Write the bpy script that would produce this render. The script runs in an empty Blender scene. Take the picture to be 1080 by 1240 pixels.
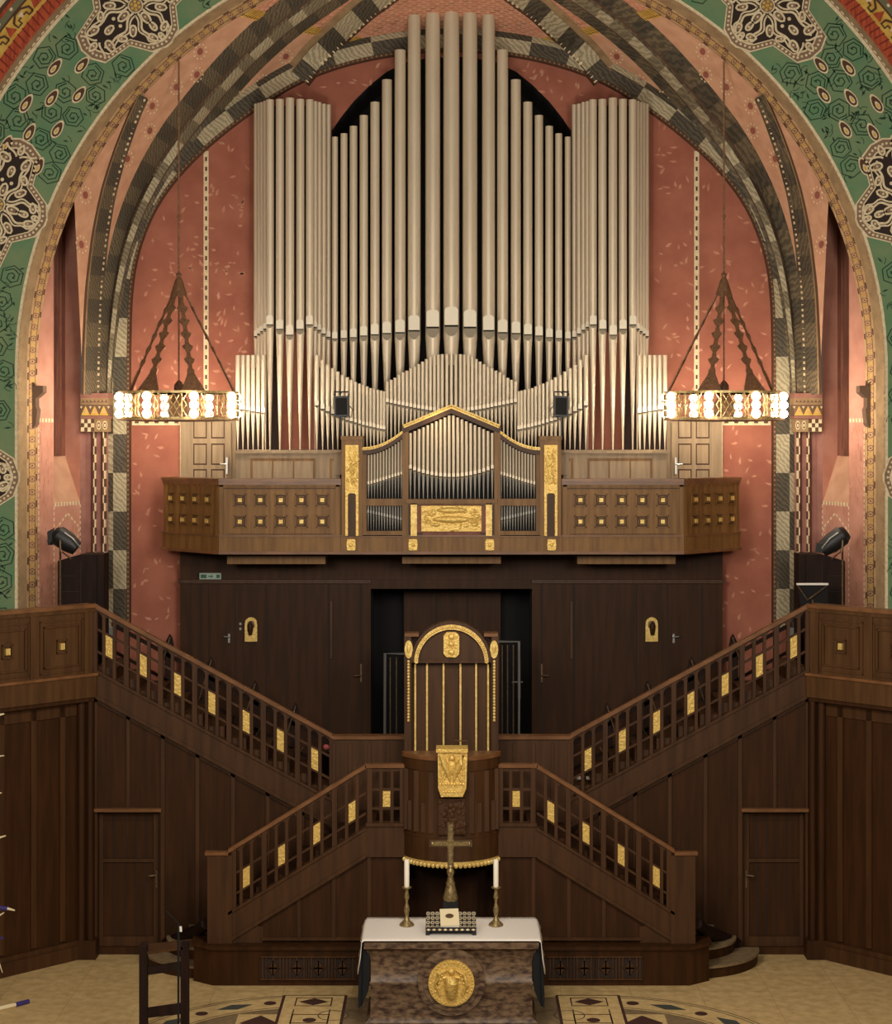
E_CH=22.0
NAVE=[(-4.5,13,8.5,760),(4.5,13,8.5,760),(-4,5,9,950),(4,5,9,950),(0,19,8,560)]
AMB=0.05
EXPO=0.72
import bpy, bmesh, math, random
from mathutils import Vector, noise
random.seed(7)
C = bpy.context.scene.collection
F = 2200.0          # focal length in pixels of the 1080x1240 frame
CX, HY, EZ = 546.5, 520.0, 7.7
def W(px, py, Y): return ((px-CX)*Y/F, Y, EZ-(py-HY)*Y/F)
def WX(px, Y): return (px-CX)*Y/F
def WZ(py, Y): return EZ-(py-HY)*Y/F
def M(n, Y): return n*Y/F

# ------------------------------------------------------------------ materials
def mat(name, c, c2=None, rough=0.6, metal=0.0, scale=(6,6,6), detail=4, ramp=(0.35,0.65), bump=0.0, bscale=None, emit=0, kind='noise', dist=3.0, spec=None, coord='Object'):
    m = bpy.data.materials.new(name); m.use_nodes = True
    nt = m.node_tree; b = nt.nodes['Principled BSDF']
    b.inputs['Roughness'].default_value = rough; b.inputs['Metallic'].default_value = metal
    if spec is not None: b.inputs['Specular IOR Level'].default_value = spec
    b.inputs['Base Color'].default_value = (*c, 1)
    tc = nt.nodes.new('ShaderNodeTexCoord'); mp = nt.nodes.new('ShaderNodeMapping')
    nt.links.new(tc.outputs[coord], mp.inputs['Vector']); mp.inputs['Scale'].default_value = scale
    if c2 is not None:
        if kind == 'wave':
            t = nt.nodes.new('ShaderNodeTexWave'); t.inputs['Scale'].default_value = 1; t.inputs['Distortion'].default_value = dist
            t.inputs['Detail'].default_value = detail; t.bands_direction = 'DIAGONAL'; t.inputs['Detail Scale'].default_value = 1.2
            out = t.outputs['Fac']
        elif kind == 'voronoi':
            t = nt.nodes.new('ShaderNodeTexVoronoi'); t.inputs['Scale'].default_value = 1; t.feature='DISTANCE_TO_EDGE'; out = t.outputs['Distance']
        else:
            t = nt.nodes.new('ShaderNodeTexNoise'); t.inputs['Scale'].default_value = 1; t.inputs['Detail'].default_value = detail
            out = t.outputs['Fac']
        nt.links.new(mp.outputs['Vector'], t.inputs['Vector'])
        r = nt.nodes.new('ShaderNodeValToRGB'); r.color_ramp.elements[0].position = ramp[0]; r.color_ramp.elements[1].position = ramp[1]
        r.color_ramp.elements[0].color = (*c, 1); r.color_ramp.elements[1].color = (*c2, 1)
        nt.links.new(out, r.inputs['Fac']); nt.links.new(r.outputs['Color'], b.inputs['Base Color'])
    if bump:
        n2 = nt.nodes.new('ShaderNodeTexNoise'); n2.inputs['Scale'].default_value = 1; n2.inputs['Detail'].default_value = 5
        mp2 = nt.nodes.new('ShaderNodeMapping'); mp2.inputs['Scale'].default_value = bscale or scale
        nt.links.new(tc.outputs[coord], mp2.inputs['Vector']); nt.links.new(mp2.outputs['Vector'], n2.inputs['Vector'])
        bp = nt.nodes.new('ShaderNodeBump'); bp.inputs['Strength'].default_value = bump; bp.inputs['Distance'].default_value = 0.02
        nt.links.new(n2.outputs['Fac'], bp.inputs['Height']); nt.links.new(bp.outputs['Normal'], b.inputs['Normal'])
    if emit:
        b.inputs['Emission Color'].default_value = (*c, 1); b.inputs['Emission Strength'].default_value = emit
    return m
def srgb(r, g, b):
    f = lambda v: (v/255/12.92) if v/255 <= 0.04045 else ((v/255+0.055)/1.055)**2.4
    return (f(r), f(g), f(b))
m_oak   = mat('oak_brown', srgb(132,96,52), srgb(108,75,37), 0.5, scale=(14,14,1.2), bump=0.15, spec=.3)
m_dark  = mat('oak_dark', srgb(76,47,21), srgb(60,36,15), 0.5, scale=(12,12,1.0), bump=0.12, spec=.3)
m_ddark = mat('oak_blackened', srgb(64,36,13), srgb(49,28,8), 0.55, scale=(12,12,1.0), bump=0.1, spec=.2)
m_pale  = mat('oak_pale', srgb(150,126,94), srgb(128,106,78), 0.55, scale=(14,14,1.4), bump=0.12)
m_groove= mat('groove_shadow_gap', srgb(38,24,16), None, 0.8)
m_rail  = mat('handrail_polished', srgb(128,86,52), srgb(104,68,38), 0.35, scale=(3,8,8))
m_gold  = mat('gilding', srgb(238,206,118), srgb(206,162,76), 0.42, 0.3, scale=(40,40,40), ramp=(.3,.75), bump=0.7, bscale=(26,26,26))
m_gold2 = mat('gilding_smooth', srgb(236,206,124), srgb(206,168,88), 0.42, 0.25, scale=(20,20,20), bump=0.3, bscale=(60,60,60))
m_tin   = mat('pipe_tin', srgb(212,196,170), srgb(204,188,162), 0.42, 0.2, scale=(5,5,1.0), bump=0.0)
m_tinl  = mat('pipe_mouth_plate', srgb(216,206,184), None, 0.5, 0.15)
m_tins  = mat('pipe_lower_lip', srgb(122,110,88), None, 0.5, 0.2)
m_tinf  = mat('pipe_tin_aged', srgb(168,164,154), srgb(138,134,126), 0.45, 0.2, scale=(9,9,2))
m_slit  = mat('mouth_slit_black', srgb(30,24,20), None, 0.9)
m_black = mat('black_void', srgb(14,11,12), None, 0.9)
m_blk   = mat('black_paint', srgb(26,25,26), None, 0.5)
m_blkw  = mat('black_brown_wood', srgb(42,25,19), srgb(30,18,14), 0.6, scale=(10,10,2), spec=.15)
m_terra = mat('terracotta_wall', srgb(166,102,80), srgb(146,84,66), 0.85, scale=(2.2,2.2,2.2), ramp=(.3,.7), bump=0.15, bscale=(9,9,9))
m_flake = mat('flake_strokes', srgb(194,138,112), srgb(176,120,96), 0.85, scale=(5,5,5))
m_pink  = mat('pink_plaster', srgb(204,148,128), srgb(190,132,112), 0.85, scale=(3,3,3), bump=0.1)
m_pinkd = mat('pink_shaft', srgb(150,102,90), srgb(134,88,78), 0.8, scale=(5,5,5))
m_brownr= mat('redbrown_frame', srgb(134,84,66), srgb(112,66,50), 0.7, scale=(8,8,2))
m_peach = mat('peach_web', srgb(210,162,130), srgb(196,146,114), 0.85, scale=(4,4,4), bump=0.1)
m_scale = mat('imbricated_web', srgb(214,158,128), srgb(198,140,110), 0.85, scale=(10,10,10), bump=0.1)
m_green = mat('green_arch', srgb(94,132,94), srgb(120,138,98), 0.8, scale=(2.5,2.5,2.5), ramp=(.35,.7), bump=0.15, bscale=(12,12,12))
m_greenl= mat('green_drawing_line', srgb(34,60,42), None, 0.8)
m_greenh= mat('green_highlight', srgb(112,160,112), None, 0.8)
m_cream = mat('cream_paint', srgb(232,214,176), srgb(212,190,152), 0.8, scale=(20,20,20))
m_taupe = mat('taupe_plaster', srgb(156,128,92), srgb(136,110,78), 0.85, scale=(6,6,6))
m_gband = mat('ochre_band', srgb(200,168,124), srgb(182,148,104), 0.8, scale=(12,12,12))
m_brown = mat('brown_paint', srgb(84,54,34), None, 0.8)
m_med   = mat('medallion_ground', srgb(44,28,20), None, 0.8)
m_medb  = mat('medallion_border', srgb(134,108,84), None, 0.8)
m_red   = mat('vermilion_band', srgb(190,84,46), srgb(150,56,32), 0.8, scale=(30,30,3), kind='noise')
m_yel   = mat('yellow_band', srgb(216,178,84), srgb(196,150,60), 0.8, scale=(8,8,8))
m_ggrey = mat('grey_green_band', srgb(112,108,78), None, 0.8)
m_sl    = mat('stone_light', srgb(184,172,142), srgb(146,134,106), 0.75, scale=(7,7,7), kind='wave', dist=7, ramp=(.1,.9), bump=0.1)
m_sm    = mat('stone_mid', srgb(136,124,98), srgb(104,94,74), 0.75, scale=(7,7,7), kind='wave', dist=7, ramp=(.1,.9), bump=0.1)
m_sd    = mat('stone_dark', srgb(86,78,62), srgb(58,51,40), 0.75, scale=(7,7,7), kind='wave', dist=7, ramp=(.1,.9), bump=0.1)
m_floor = mat('floor_stone', srgb(208,178,124), srgb(184,154,102), 0.6, scale=(7,7,7), detail=10, ramp=(.35,.65), bump=0.06, bscale=(20,20,20))
m_fcream= mat('mosaic_cream', srgb(210,182,126), srgb(192,160,106), 0.6, scale=(9,9,9))
m_fgrey = mat('mosaic_grey', srgb(136,114,82), srgb(116,96,68), 0.6, scale=(12,12,12), detail=8)
m_fdark = mat('mosaic_darkred', srgb(78,42,32), srgb(56,34,28), 0.6, scale=(12,12,12))
m_fslate= mat('mosaic_slate', srgb(66,70,64), None, 0.6)
m_fline = mat('mosaic_line', srgb(84,66,46), None, 0.7)
m_astone= mat('altar_stone', srgb(122,98,74), srgb(58,38,30), 0.35, scale=(10,10,22), detail=12, ramp=(.38,.66), bump=0.08)
m_cloth = mat('white_linen', srgb(236,228,218), None, 0.9)
m_clothb= mat('black_cloth', srgb(16,18,20), None, 0.95)
m_brass = mat('aged_brass', srgb(170,148,100), srgb(120,100,62), 0.38, 0.55, scale=(30,30,30))
m_bronze= mat('dark_bronze', srgb(118,96,70), srgb(88,68,48), 0.4, 0.45, scale=(30,30,30))
m_iron  = mat('chandelier_iron', srgb(134,96,66), srgb(104,72,48), 0.6, 0.1, scale=(30,30,30))
m_wax   = mat('candle_wax', srgb(246,236,216), None, 0.5)
m_steel = mat('steel_tube', srgb(170,168,164), None, 0.3, 0.7)
m_bulb  = mat('bulb_glow', (1.0,0.80,0.52), None, 0.4, emit=14)
m_sign  = mat('exit_sign_face', srgb(140,156,142), None, 0.5, emit=0.04)
m_signg = mat('exit_sign_green', srgb(16,80,50), None, 0.5)
m_page  = mat('book_paper', srgb(226,210,170), None, 0.7)
m_purple= mat('purple_paint', srgb(54,42,110), None, 0.5)
m_capr  = mat('capital_redbrown', srgb(150,84,70), None, 0.8)
m_sb    = mat('stone_brown', srgb(112,98,74), srgb(78,68,52), 0.75, scale=(7,7,7), kind='wave', dist=7, ramp=(.1,.9), bump=0.1)
m_capb  = mat('capital_brown', srgb(100,76,58), None, 0.8)
m_sill  = mat('sill_plaster', srgb(196,152,124), srgb(180,136,108), 0.85, scale=(4,4,4))

# ------------------------------------------------------------------ mesh builder
class MB:
    def __init__(s, T=None): s.v=[]; s.f=[]; s.m=[]; s.T=T
    def add(s, vs, fs, m=0):
        n=len(s.v); s.v += [s.T(p) if s.T else tuple(p) for p in vs]
        for q in fs: s.f.append([i+n for i in q]); s.m.append(m)
        return s
    def box(s, x0,x1,y0,y1,z0,z1,m=0):
        return s.add([(x0,y0,z0),(x1,y0,z0),(x1,y1,z0),(x0,y1,z0),(x0,y0,z1),(x1,y0,z1),(x1,y1,z1),(x0,y1,z1)],
            [(0,3,2,1),(4,5,6,7),(0,1,5,4),(1,2,6,5),(2,3,7,6),(3,0,4,7)],m)
    def prism(s, poly, y0, y1, m=0):                       # (x,z) outline extruded along y
        n=len(poly); vs=[(x,y0,z) for x,z in poly]+[(x,y1,z) for x,z in poly]
        fs=[tuple(range(n)),tuple(range(2*n-1,n-1,-1))]+[(i,i+n,(i+1)%n+n,(i+1)%n) for i in range(n)]
        return s.add(vs,fs,m)
    def zprism(s, poly, z0, z1, m=0):                      # (x,y) outline extruded along z
        n=len(poly); vs=[(x,y,z0) for x,y in poly]+[(x,y,z1) for x,y in poly]
        fs=[tuple(range(n-1,-1,-1)),tuple(range(n,2*n))]+[(i,(i+1)%n,(i+1)%n+n,i+n) for i in range(n)]
        return s.add(vs,fs,m)
    def pp(s, pts, Y, d, m=0):                             # outline given in picture units at distance Y, depth d
        return s.prism([(WX(a,Y),WZ(b,Y)) for a,b in pts], Y, Y+d, m)
    def pb(s, x0,x1,y0,y1,Y,d,m=0):
        return s.box(WX(x0,Y),WX(x1,Y),Y,Y+d,WZ(y1,Y),WZ(y0,Y),m)
    def tube(s, pts, r, n=8, m=0, cap=True):
        pts=[Vector(p) for p in pts]; k=len(pts); R=r if isinstance(r,(list,tuple)) else [r]*k
        rings=[]; up=Vector((0.31,0.17,0.93)).normalized()
        for i,p in enumerate(pts):
            d=(pts[min(i+1,k-1)]-pts[max(i-1,0)]).normalized()
            a=d.cross(up)
            if a.length<0.05: a=d.cross(Vector((1,0,0)))
            a.normalize(); b=d.cross(a)
            rings.append([tuple(p+(a*math.cos(t)+b*math.sin(t))*R[i]) for t in [2*math.pi*j/n for j in range(n)]])
        vs=[q for r_ in rings for q in r_]
        fs=[(i*n+j,i*n+(j+1)%n,(i+1)*n+(j+1)%n,(i+1)*n+j) for i in range(k-1) for j in range(n)]
        if cap: fs+=[tuple(range(n-1,-1,-1)),tuple(range((k-1)*n,k*n))]
        return s.add(vs,fs,m)
    def lathe(s, prof, cx, cy, n=16, m=0, a0=0, a1=2*math.pi, sy=1.0):
        full=abs(a1-a0-2*math.pi)<1e-6; c=n if full else n+1
        vs=[(cx+r*math.cos(a0+(a1-a0)*j/n),cy+sy*r*math.sin(a0+(a1-a0)*j/n),z) for r,z in prof for j in range(c)]
        fs=[(i*c+j,i*c+(j+1)%c,(i+1)*c+(j+1)%c,(i+1)*c+j) for i in range(len(prof)-1) for j in range(n)]
        if full: fs+=[tuple(range(c-1,-1,-1)),tuple(range((len(prof)-1)*c,len(prof)*c))]
        return s.add(vs,fs,m)
    def ball(s, c, r, n=10, m=0, sc=(1,1,1)):
        k=max(4,n//2+1); vs=[(c[0],c[1],c[2]-r*sc[2])]
        for i in range(1,k):
            a=math.pi*i/k
            vs+=[(c[0]+r*sc[0]*math.sin(a)*math.cos(2*math.pi*j/n),c[1]+r*sc[1]*math.sin(a)*math.sin(2*math.pi*j/n),c[2]-r*sc[2]*math.cos(a)) for j in range(n)]
        vs.append((c[0],c[1],c[2]+r*sc[2])); L=len(vs)-1
        fs=[(0,1+(j+1)%n,1+j) for j in range(n)]
        for i in range(k-2): fs+=[(1+i*n+j,1+i*n+(j+1)%n,1+(i+1)*n+(j+1)%n,1+(i+1)*n+j) for j in range(n)]
        fs+=[(L,1+(k-2)*n+j,1+(k-2)*n+(j+1)%n) for j in range(n)]
        return s.add(vs,fs,m)
    def rib(s, pts, w, g, m=0, closed=False, h0=0.0, h1=0.006):   # flat painted/inlaid line: (u,v) polyline, g(u,v,h)->point
        k=len(pts); L=[];Rr=[]
        for i in range(k):
            a=pts[(i-1)%k] if closed or i>0 else pts[i]; b=pts[(i+1)%k] if closed or i<k-1 else pts[i]
            dx,dy=b[0]-a[0],b[1]-a[1]; l=math.hypot(dx,dy) or 1; nx,ny=-dy/l*w/2,dx/l*w/2
            L.append((pts[i][0]+nx,pts[i][1]+ny)); Rr.append((pts[i][0]-nx,pts[i][1]-ny))
        vs=[g(u,v,h1) for u,v in L]+[g(u,v,h1) for u,v in Rr]
        fs=[(i,(i+1)%k,k+(i+1)%k,k+i) for i in range(k if closed else k-1)]
        return s.add(vs,fs,m)
    def flat(s, pts, g, m=0, h=0.006):
        return s.add([g(u,v,h) for u,v in pts],[tuple(range(len(pts)))],m)
    def build(s, name, mats, parent=None, mirror=False, smooth=True, label=None, cat=None, group=None, kind=None, recalc=True):
        if not isinstance(mats,(list,tuple)): mats=[mats]
        o0=Vector((0,0,0))
        if parent is not None: o0=Vector(parent.get('_o',(0,0,0)))
        vs=[((-x if mirror else x)-o0.x,y-o0.y,z-o0.z) for x,y,z in s.v]
        off=Vector((0,0,0))
        if parent is None and kind is None and vs:
            xs=[p[0] for p in vs]; ys=[p[1] for p in vs]; zs=[p[2] for p in vs]
            off=Vector(((min(xs)+max(xs))/2,(min(ys)+max(ys))/2,min(zs))); vs=[(a-off.x,b-off.y,c-off.z) for a,b,c in vs]
        me=bpy.data.meshes.new(name); me.from_pydata(vs,[],s.f)
        for m in mats: me.materials.append(m)
        me.polygons.foreach_set('material_index',s.m)
        if recalc:
            bm=bmesh.new(); bm.from_mesh(me); bmesh.ops.recalc_face_normals(bm,faces=bm.faces); bm.to_mesh(me); bm.free()
        if smooth:
            me.polygons.foreach_set('use_smooth',[True]*len(me.polygons)); me.set_sharp_from_angle(angle=math.radians(38))
        o=bpy.data.objects.new(name,me); C.objects.link(o); o.location=off
        if parent is not None: o.parent=parent; o['_o']=tuple(o0)
        tag(o,label,cat,group,kind); return o
def build_each(mb,name,mats,parent=None,mirror=False,**kw):   # one object for every loose piece
    n=len(mb.v); p=list(range(n))
    def find(i):
        while p[i]!=i: p[i]=p[p[i]]; i=p[i]
        return i
    for f in mb.f:
        for q in f[1:]: p[find(q)]=find(f[0])
    groups={}
    for f,m in zip(mb.f,mb.m): groups.setdefault(find(f[0]),[]).append((f,m))
    for g in groups.values():
        ids=sorted({i for f,_ in g for i in f}); mp={i:k for k,i in enumerate(ids)}
        q=MB(); q.v=[mb.v[i] for i in ids]; q.f=[[mp[i] for i in f] for f,_ in g]; q.m=[m for _,m in g]
        q.build(name,mats,parent=parent,mirror=mirror,**kw)
def tag(o,label=None,cat=None,group=None,kind=None):
    for k,v in (('label',label),('category',cat),('group',group),('kind',kind)):
        if v: o[k]=v
def thing(name,label,cat,loc,group=None,mirror=False):
    o=bpy.data.objects.new(name,None); C.objects.link(o); o.empty_display_size=0.1
    if mirror: loc=(-loc[0],loc[1],loc[2])
    o.location=loc; o['_o']=tuple(loc); tag(o,label,cat,group); return o
LR=((False,'left'),(True,'right'))

# ------------------------------------------------------------------ arch of the chancel (front wall)
YA=27.0; SC=YA/F
def ap(s,R,Y=YA):                                          # s: length along the mid line (R=581) from left springing
    Lh=581*math.pi
    if s<0: px,py=CX-R,450-s
    elif s>Lh: px,py=CX+R,450+(s-Lh)
    else:
        t=s/581; px,py=CX-R*math.cos(t),450-R*math.sin(t)
    return W(px,py,Y)
def ga(u,v,h): return (lambda p:(p[0],p[1]-h,p[2]))(ap(u,v))
LH=581*math.pi
def srange(n=96,low=-330):
    return [low+(-low)*i/6 for i in range(6)]+[LH*i/n for i in range(n+1)]+[LH+(-low)*i/6 for i in range(1,7)]
def astrip(mb,R0,Y0,R1,Y1,m=0,low=-740):
    S=srange(low=low); vs=[ap(s,R0,Y0) for s in S]+[ap(s,R1,Y1) for s in S]; k=len(S)
    mb.add(vs,[(i,i+1,k+i+1,k+i) for i in range(k-1)],m)
b=MB()
astrip(b,528,YA,641,YA,0)
wf=b.build('wall_front',[m_green],kind='structure',recalc=False)
b=MB()
astrip(b,525,YA-.004,528.6,YA-.004,1)                        # cream line on inner edge
astrip(b,514,YA+.22,525,YA,0)                              # taupe chamfer
astrip(b,641,YA-.01,649,YA-.01,0); astrip(b,637,YA-.006,642,YA-.006,1)
for i in range(int((LH+660)/8)):                           # scalloped edges
    s=-330+i*8
    for R,sg,h in ((525.2,-1,.005),(641.5,1,.012)):
        pts=[(s+4+2.8*math.cos(a),R+sg*1.7*math.sin(a)) for a in [math.pi*j/6 for j in range(7)]]
        if sg<0: pts=[(p,q) for p,q in pts]
        b.flat(pts,lambda u,v,hh:(lambda q:(q[0],q[1]-hh+(0 if v>525 else (525-v)*-.012),q[2]))(ap(u,v)),1,h)
b.build('edge_moulding',[m_taupe,m_cream],parent=wf,recalc=False,label='taupe chamfer with cream scalloped edges')
# outer orders
b=MB()
astrip(b,649,YA-.03,667,YA-.03,0); astrip(b,665,YA-.035,683,YA-.035,1); astrip(b,683,YA-.04,685.5,YA-.04,2)
astrip(b,685.5,YA-.04,693,YA-.04,3); astrip(b,693,YA-.04,697,YA-.04,0); astrip(b,697,YA-.04,702,YA-.04,2); astrip(b,702,YA-.04,780,YA-.04,4)
g2=lambda u,v,h:(lambda q:(q[0],q[1]-.045-h,q[2]))(ap(u,v))
s=-330
while s<LH+330:
    b.rib([(s,675),(s+8,681),(s+16,681),(s+24,675),(s+24,668)],2.6,g2,2)
    b.rib([(s+24,668),(s+18,668),(s+18,673),(s+14,673)],2.2,g2,2); b.rib([(s,675),(s,668),(s+6,668),(s+6,673),(s+10,673)],2.2,g2,2)
    b.flat([(s+26,668),(s+38,668),(s+32,681)],g2,0); b.flat([(s+8,678),(s+16,678),(s+12,671)],g2,4,.003)
    for k in range(5): b.rib([(s+k*8,650),(s+k*8+2,664)],1.4,g2,5)
    for k in range(2): b.flat([(s+10+k*20+2*math.cos(a),689+2*math.sin(a)) for a in [math.pi*j/4 for j in range(8)]],g2,4)
    s+=40
b.build('outer_border',[m_red,m_yel,m_brown,m_ggrey,m_cream,mat('dark_red_stroke',srgb(120,40,26),None,.8)],parent=wf,recalc=False,label='red and yellow meander border')
# medallions
def circ(cu,cv,ru,rv,n=12,a0=0): return [(cu+ru*math.cos(a0+2*math.pi*j/n),cv+rv*math.sin(a0+2*math.pi*j/n)) for j in range(n)]
def bez(p0,p1,p2,p3,n=8):
    return [tuple((1-t)**3*p0[k]+3*(1-t)**2*t*p1[k]+3*(1-t)*t*t*p2[k]+t**3*p3[k] for k in (0,1)) for t in [i/n for i in range(n+1)]]
star=[(84,8),(76,24),(39,31),(23,56),(4,63)]
star=star+[(-a,c) for a,c in star[::-1]]; star=star+[(-a,-c) for a,c in star]
def medallion(s0,r0):
    b=MB(); g=lambda u,v,h: ga(s0+u,r0+v,h)
    b.flat([(u*1.0,v*1.0) for u,v in star],g,0,.008)
    b.flat([(u*.975,v*.965) for u,v in star],g,1,.010); b.flat([(u*.86,v*.84) for u,v in star],g,0,.012); b.flat([(u*.835,v*.81) for u,v in star],g,2,.014)
    k=len(star)
    for i in range(k):                                       # bead dots in the border
        a=star[i]; c=star[(i+1)%k]; l=math.hypot(c[0]-a[0],c[1]-a[1]); n=max(1,round(l/6))
        for j in range(n):
            t=(j+.5)/n; b.flat(circ((a[0]+(c[0]-a[0])*t)*.918,(a[1]+(c[1]-a[1])*t)*.905,1.7,1.7,6),g,0,.013)
    b.flat(circ(0,0,9.5,9.5,14),g,0,.016); b.flat(circ(0,0,8,8,14),g,1,.018)
    for j in range(6): b.flat(circ(5*math.cos(j*1.047),5*math.sin(j*1.047),1.9,1.9,6),g,3,.02)
    b.flat(circ(0,0,2.4,2.4,8),g,3,.021)
    def drop(cu,cv,r,ang,dot=True):
        ps=[]
        for j in range(12):
            a=2*math.pi*j/12; rr=r*(1+0.55*max(0,math.cos(a))**3)
            x,y=rr*math.cos(a),rr*.72*math.sin(a); ps.append((cu+x*math.cos(ang)-y*math.sin(ang),cv+x*math.sin(ang)+y*math.cos(ang)))
        b.rib(ps,2.6,g,0,True,h1=.018); ps2=[(cu+(p-cu)*.62,cv+(q-cv)*.62) for p,q in ps]; b.flat(ps2,g,1,.017); b.flat(circ(cu,cv,1.5,1.5,6),g,0,.02)
    for sx in (1,-1):
        for sy in (1,-1):
            G=[(p*sx,q*sy) for p,q in bez((8,5),(26,3),(22,20),(36,14))+bez((36,14),(50,8),(56,20),(62,10))[1:]]
            b.rib(G,2.7,g,0,h1=.016); G2=[(p*.96,q+4*sy) for p,q in G]; b.rib(G2,2.0,g,0,h1=.016)
            G=[(p*sx,q*sy) for p,q in bez((4,9),(4,24),(18,22),(12,34))+bez((12,34),(8,42),(18,44),(8,50))[1:]]
            b.rib(G,2.7,g,0,h1=.016); G2=[(p+4*sx,q*.95) for p,q in G]; b.rib(G2,2.0,g,0,h1=.016)
            drop(56*sx,13*sy,6,math.atan2(sy,sx)+.6); drop(40*sx,18*sy,4.6,math.atan2(sy,-sx)); drop(10*sx,42*sy,5,math.atan2(sy,sx)+1.2)
            drop(22*sx,20*sy,5.4,math.atan2(sy,sx)); b.flat(circ(30*sx,6*sy,2.4,2.4,6),g,0,.018)
            b.rib([(p*sx,q*sy) for p,q in bez((62,2),(68,6),(66,14),(70,18))],2.4,g,0,h1=.016)
            b.rib([(p*sx,q*sy) for p,q in bez((2,54),(8,50),(14,52),(18,46))],2.4,g,0,h1=.016)
        drop(18*sx,0,6,0 if sx>0 else math.pi); drop(70*sx,0,4.5,0 if sx>0 else math.pi); drop(44*sx,0,5,0 if sx<0 else math.pi)
        drop(0,18*sx,6,math.pi/2*sx); drop(0,34*sx,4.6,-math.pi/2*sx); drop(0,48*sx,4,math.pi/2*sx)
    b.build('medallion',[m_cream,m_medb,m_med,m_yel],parent=wf,recalc=False,label='cream and black interlace medallion')
sm=[581*math.radians(180-130.8),581*math.radians(20.2),-128]
MEDS=[(s,585) for s in sm]+[(LH-s,585) for s in sm]
for s,r in MEDS: medallion(s,r)
# teardrops and hexagonal scrolls on green
def inv(px,py):
    dx,dy=px-CX,450-py
    if dy<0: return (dy if dx<0 else LH-dy, abs(dx))
    return (581*math.atan2(dy,-dx), math.hypot(dx,dy))
drops=[inv(*p) for p in ((65.5,83),(98.5,80),(62,120),(31,127),(95,116),(35,162),(69,158),(7,177),(46,203))]
drops+= [inv(2*CX-p,q) for p,q in ((65.5,83),(98.5,80),(62,120),(31,127),(95,116),(35,162),(69,158),(7,177),(46,203))]
b=MB()
for s,r in drops:
    up=1 if s<LH/2 else -1
    for sc,mi,h in ((1,0,.010),(.8,1,.012),(.42,0,.014),(.24,2,.015)):
        ps=[]
        for j in range(14):
            a=2*math.pi*j/14; rr=1+0.35*max(0,math.cos(a))**2
            ps.append((s+up*sc*(11*rr*math.cos(a)) - (0 if sc>.5 else 1.5*up), r+sc*6.2*math.sin(a)))
        b.flat(ps,ga,mi,h)
b.build('teardrop_ornament',[m_cream,m_brown,m_yel],parent=wf,recalc=False)
b=MB(); placed=[]
def okp(s,r,d):
    if abs(s)<-1: return False
    for (ms,mr) in MEDS:
        for q in ((s,r),):
            if abs(s-ms)<86+8 and abs(r-mr)<64+8 and (abs(s-ms)/96+abs(r-mr)/74)<1.22: return False
    for (ds,dr) in drops:
        if math.hypot(ds-s,dr-r)<15: return False
    return all(math.hypot(a-s,c-r)>d for a,c in placed)
for k in range(9000):
    s=random.uniform(-325,LH+325); r=random.uniform(541,628)
    if okp(s,r,26.5): placed.append((s,r))
for s,r in placed:
    a0=random.uniform(0,1.05); d=random.choice((1,-1)); sz=random.uniform(13,14.6)
    hexo=[(s+sz*math.cos(a0+j*math.pi/3),r+sz*math.sin(a0+j*math.pi/3)) for j in range(6)]
    b.rib(hexo,1.5,ga,0,True,h1=.004)
    sp=[]
    for j in range(10):
        rr=sz*(.80-.068*j); a=a0+d*j*math.pi/3; sp.append((s+rr*math.cos(a),r+rr*math.sin(a)))
    b.rib(sp,1.6,ga,0,h1=.005); b.rib([(p+1.3,q+1.0) for p,q in sp[:-1]],.8,ga,1,h1=.0045)
    e=sp[-1]; b.flat([(e[0]-2,e[1]-1.5),(e[0]+2.6,e[1]),(e[0]-.5,e[1]+2.6)],ga,0,.006)
    e=sp[4]; b.flat([(e[0]-1.5,e[1]-1),(e[0]+2.2,e[1]-.3),(e[0],e[1]+2.0)],ga,0,.006)
cnt=0
for k in range(5000):
    s=random.uniform(-325,LH+325); r=random.uniform(533,636)
    if okp(s,r,13.5) and cnt<700:
        cnt+=1; a=random.uniform(0,6.28); l=random.uniform(3,5.5)
        b.flat([(s-l*math.cos(a),r-l*math.sin(a)),(s-1.4*math.sin(a),r+1.4*math.cos(a)),(s+l*math.cos(a),r+l*math.sin(a)),(s+1.2*math.sin(a),r-1.2*math.cos(a))],ga,0,.004)
        b.rib([(s+7*math.cos(a+j*.35),r+7*math.sin(a+j*.35)) for j in range(5)],.8,ga,0,h1=.004)
b.build('scroll_drawing',[m_greenl,m_greenh],parent=wf,recalc=False,label='dark green hexagonal scrolls')
# ochre band on the soffit
b=MB(); astrip(b,501,YA+.7,514,YA+.22,0)
def gb(u,v,h):
    t=(514-v)/13; return ap(u,v,YA+.22+.48*t-.012)
s=-330
while s<LH+330:
    b.rib(circ(s+8,507.5,3.4,3.6,8),1.0,gb,1,True); b.flat(circ(s+8,507.5,1.3,1.3,6),gb,1)
    b.rib([(s+12,504),(s+19,511)],1.0,gb,2); b.rib([(s+12,511),(s+19,504)],1.0,gb,2)
    if int(s/16)%2==0: b.rib([(s,512.6),(s+9,512.6)],1.6,gb,3); b.rib([(s+6,502.3),(s+14,502.3)],1.6,gb,3)
    b.rib([(s,511),(s+16,511)],.8,gb,1); b.rib([(s,504),(s+16,504)],.8,gb,1)
    s+=16
b.build('ochre_band',[m_gband,m_brownr,m_yel,m_brown],parent=wf,recalc=False,label='ochre band of small rings')

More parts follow.
